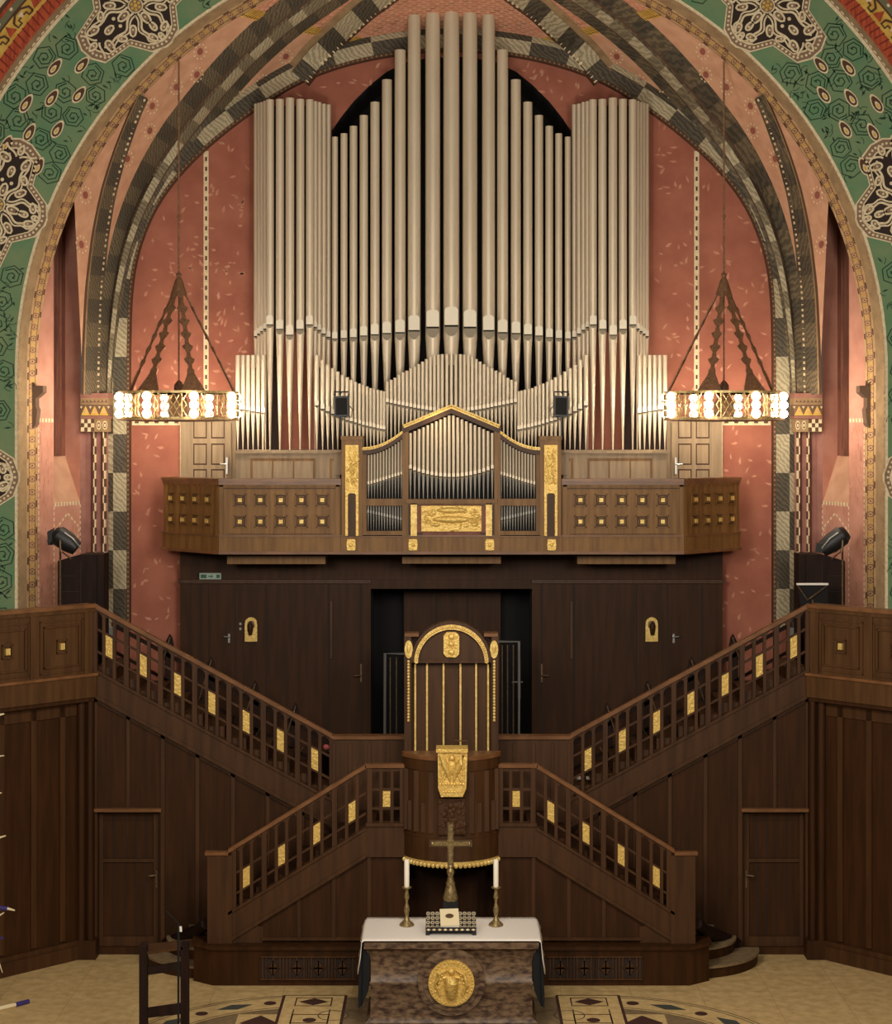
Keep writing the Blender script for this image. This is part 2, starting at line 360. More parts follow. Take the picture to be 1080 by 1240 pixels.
# ------------------------------------------------------------------ vault
half=[(157,760),(157,600),(157,500),(157,430),(158,370),(162,325),(172,288),(190,247),(218,210),(247,181),(276,157),(305,135),(332,117),(365,98),(400,84),(440,73),(485,65),(520,61.5),(546.5,61)]
inner=half+[(2*CX-a,c) for a,c in half[-2::-1]]
def offs(pts,d):
    out=[]
    for i,p in enumerate(pts):
        a=pts[max(i-1,0)]; c=pts[min(i+1,len(pts)-1)]; dx,dy=c[0]-a[0],c[1]-a[1]; l=math.hypot(dx,dy)
        out.append((p[0]+dy/l*d,p[1]-dx/l*d))
    return out
def resamp(pts,n):
    L=[0]
    for i in range(1,len(pts)): L.append(L[-1]+math.hypot(pts[i][0]-pts[i-1][0],pts[i][1]-pts[i-1][1]))
    out=[];j=0
    for i in range(n+1):
        t=L[-1]*i/n
        while j<len(pts)-2 and L[j+1]<t: j+=1
        q=(t-L[j])/(L[j+1]-L[j]); out.append((pts[j][0]+(pts[j+1][0]-pts[j][0])*q,pts[j][1]+(pts[j+1][1]-pts[j][1])*q))
    return out
def smooth(pts,it=3):
    for _ in range(it): pts=[pts[0]]+[((pts[i-1][0]+2*pts[i][0]+pts[i+1][0])/4,(pts[i-1][1]+2*pts[i][1]+pts[i+1][1])/4) for i in range(1,len(pts)-1)]+[pts[-1]]
    return pts
inner=smooth(resamp(inner,160),4)
YB=29.5; YW=29.65
# wall rib around the end wall: dotted edge, large blocks, small blocks
b=MB(); bands=[]
e0=inner; e1=offs(inner,4); e2=offs(inner,20); e3=offs(inner,27)
k=len(inner)
def solidstrip(b,A,Bc,Ya,Yb,Yback,fm):
    for i in range(k-1):
        p=[W(*A[i],Ya),W(*A[i+1],Ya),W(*Bc[i+1],Yb),W(*Bc[i],Yb)]; q=[(x,Yback,z) for x,y,z in p]
        b.add(p+q,[(0,1,2,3),(0,4,5,1),(3,2,6,7),(4,7,6,5)],fm(i))
solidstrip(b,e0,e1,YB,YB,YW+.05,lambda i:3)
solidstrip(b,e1,e2,YB-.03,YB-.03,YW+.05,lambda i:(0 if (i//4)%2 else 1))
solidstrip(b,e2,e3,YB-.03,YB+.0,YW+.05,lambda i:(0 if ((i//4)+1)%2 else 2))
for i in range(0,k-1):                                     # light dots along inner edge
    for t in (.25,.75):
        cx=e0[i][0]*(1-t)+e0[i+1][0]*t+(e1[i][0]-e0[i][0])*.5; cy=e0[i][1]*(1-t)+e0[i+1][1]*t+(e1[i][1]-e0[i][1])*.5
        b.add([W(cx+u,cy+v,YB-.006) for u,v in ((-.8,-1.1),(.8,-1.1),(.8,1.1),(-.8,1.1))],[(0,1,2,3)],4)
b.build('trim_1',[m_sl,m_sd,m_sd,m_brown,m_taupe],kind='structure',recalc=False,label='wall rib of alternating pale and dark veined stone blocks')
# ruled web between front arch and wall rib
NT,NS=160,24
YF0=YA+.68
def fpt(t):                                                # t in 0..1 picture position on front curve
    s0=-200; s=s0+(LH-2*s0)*t; Lh=LH
    R=501
    if s<0: return (CX-R,450-s)
    if s>Lh: return (CX+R,450+(s-Lh))
    a=s/581; return (CX-R*math.cos(a),450-R*math.sin(a))
outer=[p for p in e3 if p[1]<650]; outer=resamp(outer,NT)
FR=[W(*fpt(i/NT),YF0) for i in range(NT+1)]; BR=[W(*outer[i],YB-.02) for i in range(NT+1)]
def surf(t,s):
    t=max(0,min(1,t))*NT; i=min(int(t),NT-1); q=t-i
    a=Vector(FR[i]).lerp(Vector(FR[i+1]),q); c=Vector(BR[i]).lerp(Vector(BR[i+1]),q)
    p=a.lerp(c,s); return p
def proj(p): return (CX+p[0]*F/p[1], HY-(p[2]-EZ)*F/p[1])
grid=[(i/NT,j/NS,proj(surf(i/NT,j/NS))) for i in range(NT+1) for j in range(-2,NS+3)]
def onsurf(px,py):
    best=min(grid,key=lambda g:(g[2][0]-px)**2+(g[2][1]-py)**2); t,s=best[0],best[1]
    for _ in range(6):
        x,y=proj(surf(t,s)); ex,ey=px-x,py-y; h=1e-3
        xt,yt=proj(surf(t+h,s)); xs,ys=proj(surf(t,s+h)); a,c,d,e=(xt-x)/h,(xs-x)/h,(yt-y)/h,(ys-y)/h
        D=a*e-c*d
        if abs(D)<1e-6: break
        t+=max(-.02,min(.02,(e*ex-c*ey)/D)); s+=max(-.1,min(.1,(a*ey-d*ex)/D))
    return t,s,surf(t,s)
b=MB(); vs=[tuple(surf(i/NT,j/NS)) for i in range(NT+1) for j in range(NS+1)]; fs=[];ms=[]
def webmat(p):
    if p[2]>14.0: return 1
    return 0
for i in range(NT):
    for j in range(NS):
        p=surf((i+.5)/NT,(j+.5)/NS); x,y=proj(p); xx=x if x<CX else 2*CX-x
        w=NS+1; fs.append((i*w+j,(i+1)*w+j,(i+1)*w+j+1,i*w+j+1)); ms.append(webmat(p))
b.v=vs; b.f=[list(q) for q in fs]; b.m=ms
ceil=b.build('ceiling',[m_peach,m_scale],kind='structure',recalc=False)
bm=bmesh.new(); bm.from_mesh(ceil.data)
def cutplane(p,q,keep):                                    # trim the web along its wall arrises
    A,B_=Vector(p),Vector(q); no=A.normalized().cross(B_.normalized()).normalized()
    if no.dot(Vector(keep).normalized())<0: no=-no
    o_=Vector((0,0,EZ)); bmesh.ops.bisect_plane(bm,geom=bm.verts[:]+bm.edges[:]+bm.faces[:],plane_co=o_,plane_no=-no,clear_outer=True)
def ray(px,py): return (px-CX,F,HY-py)
cutplane(ray(90,243),ray(101,478),ray(546,200)); cutplane(ray(2*CX-90,243),ray(2*CX-101,478),ray(546,200)); cutplane(ray(0,478),ray(1000,478),ray(546,200))
bm.to_mesh(ceil.data); bm.free()
ceil['label']='peach painted vault between the chancel arch and the end wall'
# painted ornament on the web
b=MB()
def gs(t,s,h): p=surf(t,s); return (p.x*(1-h*.12),p.y-h*.3,p.z-h)
def rosette(px,py,r=7):
    t,s,p=onsurf(px,py); e1_=(surf(t+.004,s)-surf(t-.004,s)).normalized(); e2_=(surf(t,s+.05)-surf(t,s-.05)).normalized()
    n=e1_.cross(e2_).normalized(); 
    if n.z>0: n=-n
    if n.dot(Vector((0,-1,-.6)))<0: n=-n
    g=lambda u,v,h:tuple(p+e1_*u*.0125+e2_*v*.0125*1.7+n*h)
    b.flat(circ(0,0,r*.5,r*.5,8),g,1,.01)
    for j in range(10): b.flat(circ(r*math.cos(j*.628),r*math.sin(j*.628),1.5,1.2,5),g,0,.012)
for px,py in ((242,62),(238,90),(213,105),(184,128),(181,158),(154,192),(103,236),(98,296),(346,68),(318,98),(290,118),(340,44)):
    for mx in (px,2*CX-px): rosette(mx,py,8.5 if px>120 else 9)
# zigzag border and scale pattern near the crown, following the level z=14
cross=[]
for i in range(NT):
    pass
def level_line(s,z=14.0):
    lo=None
    for i in range(NT//2):
        p=surf(i/NT,s)
        if p.z>z: return i/NT-(p.z-z)/(max(1e-6,(p.z-surf((i-1)/NT,s).z)))/NT
    return None
js=[j/40 for j in range(41)]
ll=[(level_line(s),s) for s in js]; ll=[q for q in ll if q[0]]
def onn(t,s,h):
    for_=surf(t,s); return (for_.x,for_.y-h*.4,for_.z-h)
for mir in (0,1):
    f=lambda t:(1-t) if mir else t
    for a,c in zip(ll[:-1],ll[1:]):
        d=.006
        b.add([onn(f(a[0]),a[1],.004),onn(f(c[0]),c[1],.004),onn(f(c[0]+.010),c[1],.004),onn(f(a[0]+.010),a[1],.004)],[(0,1,2,3)],2)
        mt,msn=(a[0]+c[0])/2,(a[1]+c[1])/2
        b.add([onn(f(a[0]+.001),a[1],.007),onn(f(a[0]+.003),a[1],.007),onn(f(mt+.003),msn,.007),onn(f(mt+.001),msn,.007)],[(0,1,2,3)],3)
        for (u0,v0),(u1,v1) in (((a[0]+.003,a[1]),(mt+.009,msn)),((mt+.009,msn),(c[0]+.003,c[1]))):
            b.add([onn(f(u0),v0,.008),onn(f(u1),v1,.008),onn(f(u1+.0015),v1,.008),onn(f(u0+.0015),v0,.008)],[(0,1,2,3)],3)
for i in range(NT):                                        # scale arcs
    for j in range(0,30):
        t=(i+.5*(j%2))/NT; s=(j+.5)/30; p=surf(t,s)
        if p.z<14.1 or not(0<t<1): continue
        pts=[(t-.0022+.0044*q/4, s+.016*math.sin(math.pi*q/4)) for q in range(5)]
        for q in range(4):
            (u0,v0),(u1,v1)=pts[q],pts[q+1]
            b.add([onn(u0,v0-.004,.005),onn(u1,v1-.004,.005),onn(u1,v1+.004,.005),onn(u0,v0+.004,.005)],[(0,1,2,3)],4 if (i+j)%7 else 3)
b.build('painted_ornament',[m_cream,m_capr,m_yel,m_brown,mat('scale_line',srgb(166,104,78),None,.8)],parent=ceil,recalc=False)
# ribs
def vrib(name,line,width,cols,dots=None,depth=.16,label=None,mirror=False,blk=28):
    line=resamp(smooth(resamp(line,40),3),64); b=MB()
    # cols: list of (f0,f1,lift,matA,matB,phase): strips across the width, f in -0.5..0.5
    P=[]
    for i,(x,y) in enumerate(line):
        a=line[max(i-1,0)]; c=line[min(i+1,len(line)-1)]; dx,dy=c[0]-a[0],c[1]-a[1]; l=math.hypot(dx,dy); P.append((x,y,-dy/l,dx/l))
    L=[0]
    for i in range(1,len(line)): L.append(L[-1]+math.hypot(line[i][0]-line[i-1][0],line[i][1]-line[i-1][1]))
    bcache={}
    def pt(i,f,lift):
        x,y,nx,ny=P[i]; w=width(i/(len(line)-1)) if callable(width) else width
        X_,Z_=x+nx*w*f,y+ny*w*f
        if (i,f) not in bcache: bcache[(i,f)]=min(onsurf(X_,min(Z_,476))[2].y,YB+.02)
        return W(X_,Z_,bcache[(i,f)]-lift)
    for f0,f1,l0,l1,mA,mB,ph in cols:
        for i in range(len(line)-1):
            A=[pt(i,f0,l0),pt(i+1,f0,l0),pt(i+1,f1,l1),pt(i,f1,l1)]
            Bk=[(p[0],p[1]+max(l0,l1)+.06,p[2]) for p in A]
            b.add(A+Bk,[(0,1,2,3),(0,4,5,1),(3,2,6,7)],mA if int(L[i]/blk+ph)%2 else mB)
    if dots is not None:
        n=int(L[-1]/7)
        for j in range(n):
            t=(j+.25)/n*(len(line)-1); i=int(t)
            if i>=len(line)-1: break
            for s_ in (0,):
                q0,q1=t-i,min(1,t-i+.45*(len(line)-1)/n)
                a0=Vector(pt(i,dots,depth+.02)).lerp(Vector(pt(i+1,dots,depth+.02)),q0); a1=Vector(pt(i,dots,depth+.02)).lerp(Vector(pt(i+1,dots,depth+.02)),q1)
                d0=Vector(pt(i,dots+.16*(1 if dots<0 else -1),depth+.02))-Vector(pt(i,dots,depth+.02)); d0=d0.normalized()*.06
                b.add([tuple(a0),tuple(a1),tuple(a1+d0),tuple(a0+d0)],[(0,1,2,3)],3)
    b.build(name,[m_sl,m_sm,m_sd,m_cream,m_brown,m_taupe,m_sb],kind='structure',recalc=False,mirror=mirror,label=label)
diag=[(129,478),(131,420),(138,350),(149,298),(166,250),(190,203),(217,163),(257,112),(300,64),(345,24),(400,-14),(470,-60)]
outr=[(109,478),(110,420),(113,350),(120,285),(130,232),(144,185),(160,142),(172,116)]
crn=[(360,92),(381,66),(410,38),(440,10),(470,-12),(520,-45)]
n_=2
for mir,sd in LR:
    vrib('trim_%d'%n_,diag,lambda t:16+32*min(1,t/.5),[(-.5,-.08,.0,.07,2,6,0),(-.08,-.03,.05,.08,4,4,0),(-.03,.03,.08,.11,2,6,.5),(.03,.24,.12,.12,0,1,.5),(.24,.28,.10,.08,4,4,0),(.28,.5,.08,.02,2,6,.3)],label='%s diagonal vault rib of veined stone blocks'%sd,mirror=mir); n_+=1
    vrib('trim_%d'%n_,outr,lambda t:22-10*t*t,[(-.5,-.36,.0,.06,4,4,0),(-.36,-.28,.07,.07,5,5,0),(-.28,.5,.07,.08,2,6,0)],dots=.5,depth=.08,label='%s outer vault rib with white dentil dots'%sd,mirror=mir); n_+=1
    vrib('trim_%d'%n_,crn,34,[(-.5,-.25,.0,.06,5,5,0),(-.25,.42,.08,.08,0,2,.4),(.42,.5,.08,.02,4,4,0)],dots=.46,depth=.09,label='%s crown rib running down to the end wall'%sd,mirror=mir); n_+=1

# ------------------------------------------------------------------ end wall, terracotta with organ chamber opening
b=MB()
hole=[(402,560),(402,158),(412,143),(428,123),(448,103),(468,87),(490,76),(520,70),(546.5,68)]
def poly(pts,Y,m=0): b.add([W(a,c,Y) for a,c in pts],[tuple(range(len(pts)))],m)
lf=[(140,560),(140,40),(546.5,40),(546.5,68)]+hole[::-1][1:]
for mir in (0,1):
    q=[(2*CX-a,c) for a,c in lf] if mir else lf; poly(q,YW)
    q=[(140,800),(140,560),(546.5,560),(546.5,690),(440,690),(440,980),(140,980),(140,800)]; q=[(2*CX-a,c) for a,c in q] if mir else q; poly(q,YW)
    hp=[(2*CX-a,c) for a,c in hole] if mir else hole
    for p,r in zip(hp[:-1],hp[1:]):                        # reveal of the chamber opening
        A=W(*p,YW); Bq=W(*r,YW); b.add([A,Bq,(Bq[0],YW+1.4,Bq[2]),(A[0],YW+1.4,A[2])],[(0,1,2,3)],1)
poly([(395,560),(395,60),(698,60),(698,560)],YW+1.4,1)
wb=b.build('wall_back',[m_terra,m_black],kind='structure',recalc=False); wb['label']='terracotta end wall with a dark arched organ chamber opening'
b=MB(); gw=lambda u,v,h:W(u,v,YW-h)
def inside(x,y):
    if not 160<x<933 or y>780: return False
    if 398<x<695 and y>75: 
        if y>158 or (y>75 and abs(x-CX)<60) or abs(x-CX)<145-(158-y)*.9: return False
    for i in range(len(inner)-1):
        a,c=inner[i],inner[i+1]
        if min(a[0],c[0])<=x<=max(a[0],c[0]) and a[1]<440: return y>a[1]+6
    return y>430
c_=0; tries=0
while c_<430 and tries<9000:
    tries+=1
    x=random.uniform(160,933); y=random.uniform(65,780)
    if not inside(x,y) or (300<x<793 and y>120 and y<545) or 220<x<873 and y>570: continue
    a=random.choice((random.gauss(.3,.35),random.gauss(1.9,.3))); l=random.uniform(3,5.5); w=random.uniform(1.2,2.3)
    ca,sa=math.cos(a),math.sin(a)
    b.flat([(x-l*ca,y-l*sa),(x-w*sa*1.0,y+w*ca),(x+l*ca,y+l*sa),(x+l*.4*ca+w*sa,y+l*.4*sa-w*ca)],gw,0,.004); c_+=1
b.build('flake_pattern',m_flake,parent=wb,recalc=False,label='pale brush strokes on terracotta')
b=MB()
for xx in (249.5,2*CX-249.5):
    b.flat([(xx-3,183),(xx+3,183),(xx+3,560),(xx-3,560)],gw,0,.006)
    for y in range(190,556,12): b.flat([(xx-1.2,y),(xx+1.2,y),(xx+1.2,y+5),(xx-1.2,y+5)],gw,1,.010)
for x0,x1 in ((160,219),(874,933)):
    b.flat([(x0,508),(x1,508),(x1,515),(x0,515)],gw,0,.006)
    x=x0+3
    while x<x1-5: b.flat([(x,510.3),(x+5,510.3),(x+5,512.6),(x,512.6)],gw,1,.010); x+=12
    for xe in ((x1-1.2,x1) if x0<300 else (x0,x0+1.2),): b.flat([(xe[0],515),(xe[1],515),(xe[1],600),(xe[0],600)],gw,0,.006)
b.build('dashed_border',[m_cream,m_brown],parent=wb,recalc=False,label='cream strips with dark dashes')

# ------------------------------------------------------------------ side walls, piers and shafts
for mir,sd in LR:
    b=MB()
    zlo=2.1
    N0=(WX(38,YF0),YF0); N1=(WX(65,28.3),28.3); N3=(WX(97,29.1),29.1)
    R1=(-6.75,28.45); R2=(WX(66,28.9)-.06,28.9); N2=(WX(79,29.25),29.25)
    def vq(p,q,z0,z1,m,z0b=None,z1b=None): b.add([(p[0],p[1],z0),(q[0],q[1],z0b if z0b is not None else z0),(q[0],q[1],z1b if z1b is not None else z1),(p[0],p[1],z1)],[(0,1,2,3)],m)
    zt=12.2; zs=WZ(610,28.7); zs2=WZ(552,29.1)
    vq(N0,N1,zlo,zt,0); vq(N1,N3,zlo,zs,0)
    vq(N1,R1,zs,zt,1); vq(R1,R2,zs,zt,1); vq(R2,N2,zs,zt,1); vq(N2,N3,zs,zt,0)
    # sloping sill
    b.add([(N1[0],N1[1],zs),(N3[0],N3[1],zs),(N2[0],N2[1],zs2),(R2[0],R2[1],zs2),(R1[0],R1[1],zs2)],[(0,1,2,3,4)],2)
    # pier face from shaft to the wall rib, below and above capital
    P0=(N3[0],29.1); P1=(WX(131,29.35),29.35)
    vq(P0,P1,zlo,WZ(478,29.2),3)
    vq(P1,(WX(131,YW),YW),zlo,WZ(478,29.2),3)
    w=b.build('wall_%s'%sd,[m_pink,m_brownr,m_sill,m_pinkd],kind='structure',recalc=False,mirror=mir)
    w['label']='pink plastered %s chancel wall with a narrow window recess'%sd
    b=MB()
    for t in (.12,.3,.5,.72): # window frame mullions in recess
        x=R2[0]+(N2[0]-R2[0])*t; y=R2[1]+(N2[1]-R2[1])*t-.03; b.box(x-.02,x+.02,y-.03,y+.02,zs2,zt,0)
    build_each(b,'window_mullion',m_brownr,parent=w,mirror=mir)
    b=MB()
    def gl(p,q):
        d=Vector((q[0]-p[0],q[1]-p[1])); l=d.length; d/=l; nrm=Vector((d.y,-d.x))
        if nrm.x<0: nrm=-nrm
        return (lambda u,v,h:(p[0]+d.x*u+nrm.x*h,p[1]+d.y*u+nrm.y*h,v)),l
    g,l=gl(N1,N3)
    def dash(pts,w,g,m=0):
        for a,c in zip(pts[:-1],pts[1:]):
            L_=math.hypot(c[0]-a[0],c[1]-a[1]); n=max(1,int(L_/.09))
            for i in range(n): b.rib([(a[0]+(c[0]-a[0])*(i+.15)/n,a[1]+(c[1]-a[1])*(i+.15)/n),(a[0]+(c[0]-a[0])*(i+.75)/n,a[1]+(c[1]-a[1])*(i+.75)/n)],w,g,m,h1=.008)
    zc=WZ(640,28.7)
    dash([(l*.5,zs-.15),(l*.95,zc),(l*.5,zc-1.0),(l*.05,zc),(l*.5,zs-.15)],.035,g)
    dash([(0,zs),(l,zs)],.06,g); dash([(l*.0,zlo),(l*.0,zs)],.03,g); dash([(l*.99,zlo),(l*.99,zs)],.03,g)
    g0,l0=gl(N0,N1)
    dash([(0,WZ(509,28)),(l0,WZ(509,28))],.06,g0); dash([(l0*.3,zlo),(l0*.3,WZ(509,28))],.025,g0)
    for i in range(150):
        u=random.uniform(.03,l-.03); z=random.uniform(zlo,zs-.1); b.rib([(u,z),(u+.01,z+random.uniform(.06,.16))],.03,g,1,h1=.005)
        u=random.uniform(.03,l0-.03); z=random.uniform(zlo,WZ(515,28)); b.rib([(u,z),(u+.01,z+random.uniform(.06,.16))],.03,g0,1,h1=.005)
    b.build('dashed_diamond_painting',[m_cream,m_flake],parent=w,recalc=False,mirror=mir)
    # clustered shafts with painted capital
    b=MB()
    zc1=WZ(522,29.2)
    for px,r in ((105,.09),(117,.09)):
        b.lathe([(M(r*75,29.2),zlo),(M(r*75,29.2),zc1)],WX(px,29.2),29.24,12,0)
    build_each(b,'shaft',m_pinkd,parent=w,mirror=mir)
    b=MB()
    for px in (114.5,126):
        z=zlo;k_=0
        while z<zc1: b.box(WX(px-1.5,29.1),WX(px,29.1),29.09,29.2,z,min(z+.13,zc1),k_%2); b.box(WX(px,29.1),WX(px+1.5,29.1),29.09,29.2,z,min(z+.13,zc1),(k_+1)%2); z+=.13;k_+=1
    b.build('dash_strip',[m_cream,m_brown],parent=w,mirror=mir)
    b=MB(); Yc=29.02
    b.pb(97,131,476,482,Yc-.05,.45,0); b.pb(97.5,131,482,490,Yc-.02,.4,1); b.pb(97,131,490,504,Yc-.02,.4,2); b.pb(97,131,504,507,Yc-.05,.4,0); b.pb(97.5,129,507,523,Yc,.4,1)
    for i in range(7): x=98.5+i*4.6; b.pp([(x,487.5),(x+4.4,487.5),(x+2.2,484)],Yc-.026,.005,2)
    for i in range(3): x=98+i*11; b.pp([(x,503),(x+11,503),(x+5.5,491.5)],Yc-.027,.006,3); b.pp([(x+3,503-3),(x+8,503-3),(x+5.5,495)],Yc-.034,.006,4)
    for i in range(4): b.pp([(x2,y2) for x2,y2 in ((96.8+i*11,492),(99.8+i*11,492),(98.3+i*11,495))],Yc-.03,.006,5)
    for i in range(4):
        for j in range(3):
            b.pb(98+i*4.0,102+i*4.0,507.5+j*5,512.5+j*5,Yc-.006,.006,(6 if (i+j)%2 else 5))
    for cx_ in (119.5,127):
        for rr,mi,h in ((1,5,.008),(.7,6,.014),(.4,5,.02)): b.pp([(cx_+2.8*rr*math.cos(a),515+5.5*rr*math.sin(a)) for a in [math.pi*j/5 for j in range(10)]],Yc-h,.006,mi)
    b.build('capital',[m_pinkd,m_taupe,m_capb,m_yel,m_gband,m_cream,m_brown],parent=w,mirror=mir,label='painted capital with yellow triangles and black and white checks')
    # small dark corbel on the arch jamb
    b=MB(); Yk=27.45
    b.pp([(36,463),(40,463),(40,467),(52,467),(52,475),(45,481),(43,482),(43,492),(45,496),(43,514),(38,520),(36,520)],Yk,.25,0)
    b.build('corbel',m_capb,parent=w,mirror=mir,label='dark red-brown corbel')

# ------------------------------------------------------------------ floor
b=MB()
b.box(-9,9,19,30,-.2,0,0)
b.build('floor',[m_floor],kind='structure')['label']='cream stone floor with mosaic rings around the altar'
fl=bpy.data.objects['floor']
gf=lambda u,v,h:(u,v,h)
b=MB()
def arc(cx,cy,R,a0,a1,n): return [(cx+R*math.cos(a0+(a1-a0)*i/n),cy+R*math.sin(a0+(a1-a0)*i/n)) for i in range(n+1)]
for sx in (-1,1):
    cx,cy=1.95*sx,22.35
    b.flat(arc(cx,cy,2.35,0,2*math.pi,72)[:-1],gf,0,.002)
    b.flat(arc(cx,cy,1.80,0,2*math.pi,72)[:-1],gf,1,.003)
    for R in (2.35,2.29,1.86,1.80): b.rib(arc(cx,cy,R,0,2*math.pi,72)[:-1],.018,gf,4,True,h1=.004)
    for k_ in range(14):
        a=math.radians(76.6-13.4*k_)
        if sx<0: a=math.pi-a
        x,y=cx+2.075*math.cos(a),cy+2.075*math.sin(a); tx,ty=-math.sin(a),math.cos(a); nx,ny=math.cos(a),math.sin(a)
        if k_%2==0: b.flat([(x+.085*math.cos(q),y+.085*math.sin(q)) for q in [math.pi*j/6 for j in range(12)]],gf,2,.0045)
        else: b.flat([(x+tx*.26,y+ty*.26),(x+nx*.11,y+ny*.11),(x-tx*.26,y-ty*.26),(x-nx*.11,y-ny*.11)],gf,3,.0045)
    x0,y0=cx+.55*sx,23.55
    b.flat([(x0-.3,y0-.35),(x0+.3,y0-.35),(x0+.3,y0+.35),(x0-.3,y0+.35)],gf,0,.005); b.flat([(x0-.25,y0),(x0,y0-.3),(x0+.25,y0),(x0,y0+.3)],gf,2,.006)
    a,c=1.43*sx,2.27*sx; lo,hi=min(a,c),max(a,c)
    b.flat([(lo,20),(hi,20),(hi,24.70),(lo,24.70)],gf,0,.0055)
    for x in (lo,hi): b.rib([(x,20),(x,24.70)],.04,gf,2,h1=.007)
    b.rib([(lo,24.70),(hi,24.70)],.03,gf,4,h1=.007)
    mx=(lo+hi)/2
    for yy in (24.42,23.72,23.0):
        b.rib([(mx-.24,yy-.17),(mx+.24,yy-.17),(mx+.24,yy+.17),(mx-.24,yy+.17)],.03,gf,2,True,h1=.007)
    b.flat([(mx-.2,24.42),(mx,24.27),(mx+.2,24.42),(mx,24.57)],gf,2,.008)
    b.rib([(mx-.24,24.1),(mx-.24,20)],.02,gf,4,h1=.007); b.rib([(mx+.24,24.1),(mx+.24,20)],.02,gf,4,h1=.007)
    b.flat([(mx+.09*math.cos(q),23.66+.09*math.sin(q)) for q in [math.pi*j/6 for j in range(12)]],gf,2,.008)
    b.rib(arc(mx+.3*sx*-1,23.85,.2,0,6.28,20),.015,gf,4,h1=.0085)
    b.rib([(0,24.68),(1.43*sx,24.68)],.05,gf,0,h1=.004); b.flat([(0,20),(1.43*sx,20),(1.43*sx,24.6),(0,24.6)],gf,1,.0035)
b.build('floor_mosaic',[m_fcream,m_fgrey,m_fdark,m_fslate,m_fline],parent=fl,recalc=False,label='inlaid mosaic rings, lozenges and dots')
b=MB()
for x in [-8+i*.95 for i in range(18)]: b.rib([(x,19),(x,26.5)],.008,gf,0,h1=.001)
for y in (24.9,25.6,26.3): b.rib([(-8,y),(8,y)],.008,gf,0,h1=.001)
b.build('tile_joint',mat('joint',srgb(176,144,90),None,.8),parent=fl,recalc=False)

# ------------------------------------------------------------------ organ pipes
def pipe(par,cx,w,yt,ym,yb,yf,Y,mats=None,big=False,n=14,xs=None,oval=1.0):
    """cx,w: picture centre and width; yt top, ym mouth slit, yb start of the foot cone, yf tip"""
    X=WX(cx,Y) if xs is None else xs; r=M(w,Y)/2; zt,zm,zb,zf=(WZ(q,Y) for q in (yt,ym,yb,yf))
    mats=mats or (m_tin,m_tin)
    b=MB(); b.lathe([(r,zb),(r,zt)],X,Y,n,0); b.lathe([(r,zb),(r*.93,zb-r*.8),(r*.18,zf+.02),(r*.14,zf)],X,Y,n,1)
    h=(.21 if big else .0)
    hh=max(r*2*1.15,.05); hw=r*.84
    def mouth(b,mu):
        pts=[(X-hw,zm),(X+hw,zm),(X+hw,zm+hh-hw*.5)]+[(X+hw*math.cos(a),zm+hh-hw*.5+hw*.5*math.sin(a)) for a in [math.pi*j/6 for j in range(1,6)]]+[(X-hw,zm+hh-hw*.5)]
        b.prism(pts,Y-r*1.02,Y-r*.5,mu); sl=r*(.24 if big else .5); b.box(X-hw,X+hw,Y-r*1.03,Y-r*.5,zm-sl,zm,mu+1)
        b.prism([(X-hw,zm-r*.16),(X+hw,zm-r*.16)]+[(X+hw*math.cos(a),zm-r*.16-(zm-zb)*.95*math.sin(a)) for a in [math.pi*j/6 for j in range(0,7)]],Y-r*1.01,Y-r*.5,mu+2)
    if big:
        o=b.build('organ_pipe',list(mats),parent=par); b2=MB(); mouth(b2,0); b2.build('pipe_mouth',[m_tinl,m_slit,m_tins],parent=o)
    else:
        mouth(b,2); o=b.build('organ_pipe',list(mats)+[m_tinl if w>5 else mats[0],m_slit,m_tins],parent=par)
    return o
organ=thing('pipe_organ','tall central field of grey tin organ pipes rising to the vault','organ',(0,29.1,5.8))
ZB=WZ(545,29.1)
cen=[(546.5,19.5,16,394,407,500),(524,18,17,396,409,500),(501.5,15.8,19,400,411,490),(484.5,13.5,61,402.5,412,485),(468.5,12.2,97,403.5,412,480),(454,11.2,124,405,412.5,476),(440.5,10.2,140,406.5,413,472),(428,9.4,153,408.5,413.5,470),(416.5,8.6,162,409.5,413.5,466),(405.5,7.4,166,410,413.5,462)]
for i,(x,w,yt,ym,yb,yf) in enumerate(cen):
    pipe(organ,x,w,yt,ym,yb,545,29.15,big=True,n=20)
    if i: pipe(organ,2*CX-x,w,yt,ym,yb,545,29.15,big=True,n=20)
# small pipes in front of the great ones
xs_=[469+4.75*i for i in range(14)]; tops=[462,460,457.5,454,451,449,446,444,441,438,435,432,430,429.5]
fld=list(zip(xs_,tops))+[(535.5,429),(541,429),(546.5,429)]
for x,t in fld:
    d=abs(x-CX)/77.5; ym=500-13*d**1.3
    for xx in ((x,) if abs(x-CX)<1 else (x,2*CX-x)): pipe(organ,xx,4.2,t,ym,ym+3,546,28.5,n=10)
b=MB(); b.pb(404,689,545,575,28.35,1.0,0); b.pb(402,691,545,548,28.3,1.1,0)
b.build('wind_chest',m_pale,parent=organ)
b=MB(); b.pp([(467,474),(527,442),(566,442),(626,474),(626,546),(467,546)],28.68,.03,0); b.build('gap_shade_board',m_blkw,parent=organ)  # dark sheet standing in for the shade between the small pipes
tw=[(351,10.4,119,405.5,411.5),(339,10.0,120.5,398.5,405),(363.5,10.0,120.5,398.5,405),(327,9.6,121,393,397),(375,9.6,121,393,397)]
inn=[(381.3,6.0,123,396,401),(386.3,6.0,124,399.5,404),(391.8,6.2,126,404,408),(397.6,6.4,127,408,412)]
out=[(321.5,6.0,122.5,398,402),(317.8,6.0,124,401,405),(314.2,6.0,125,404,407),(310.5,6.2,126,407,410)]
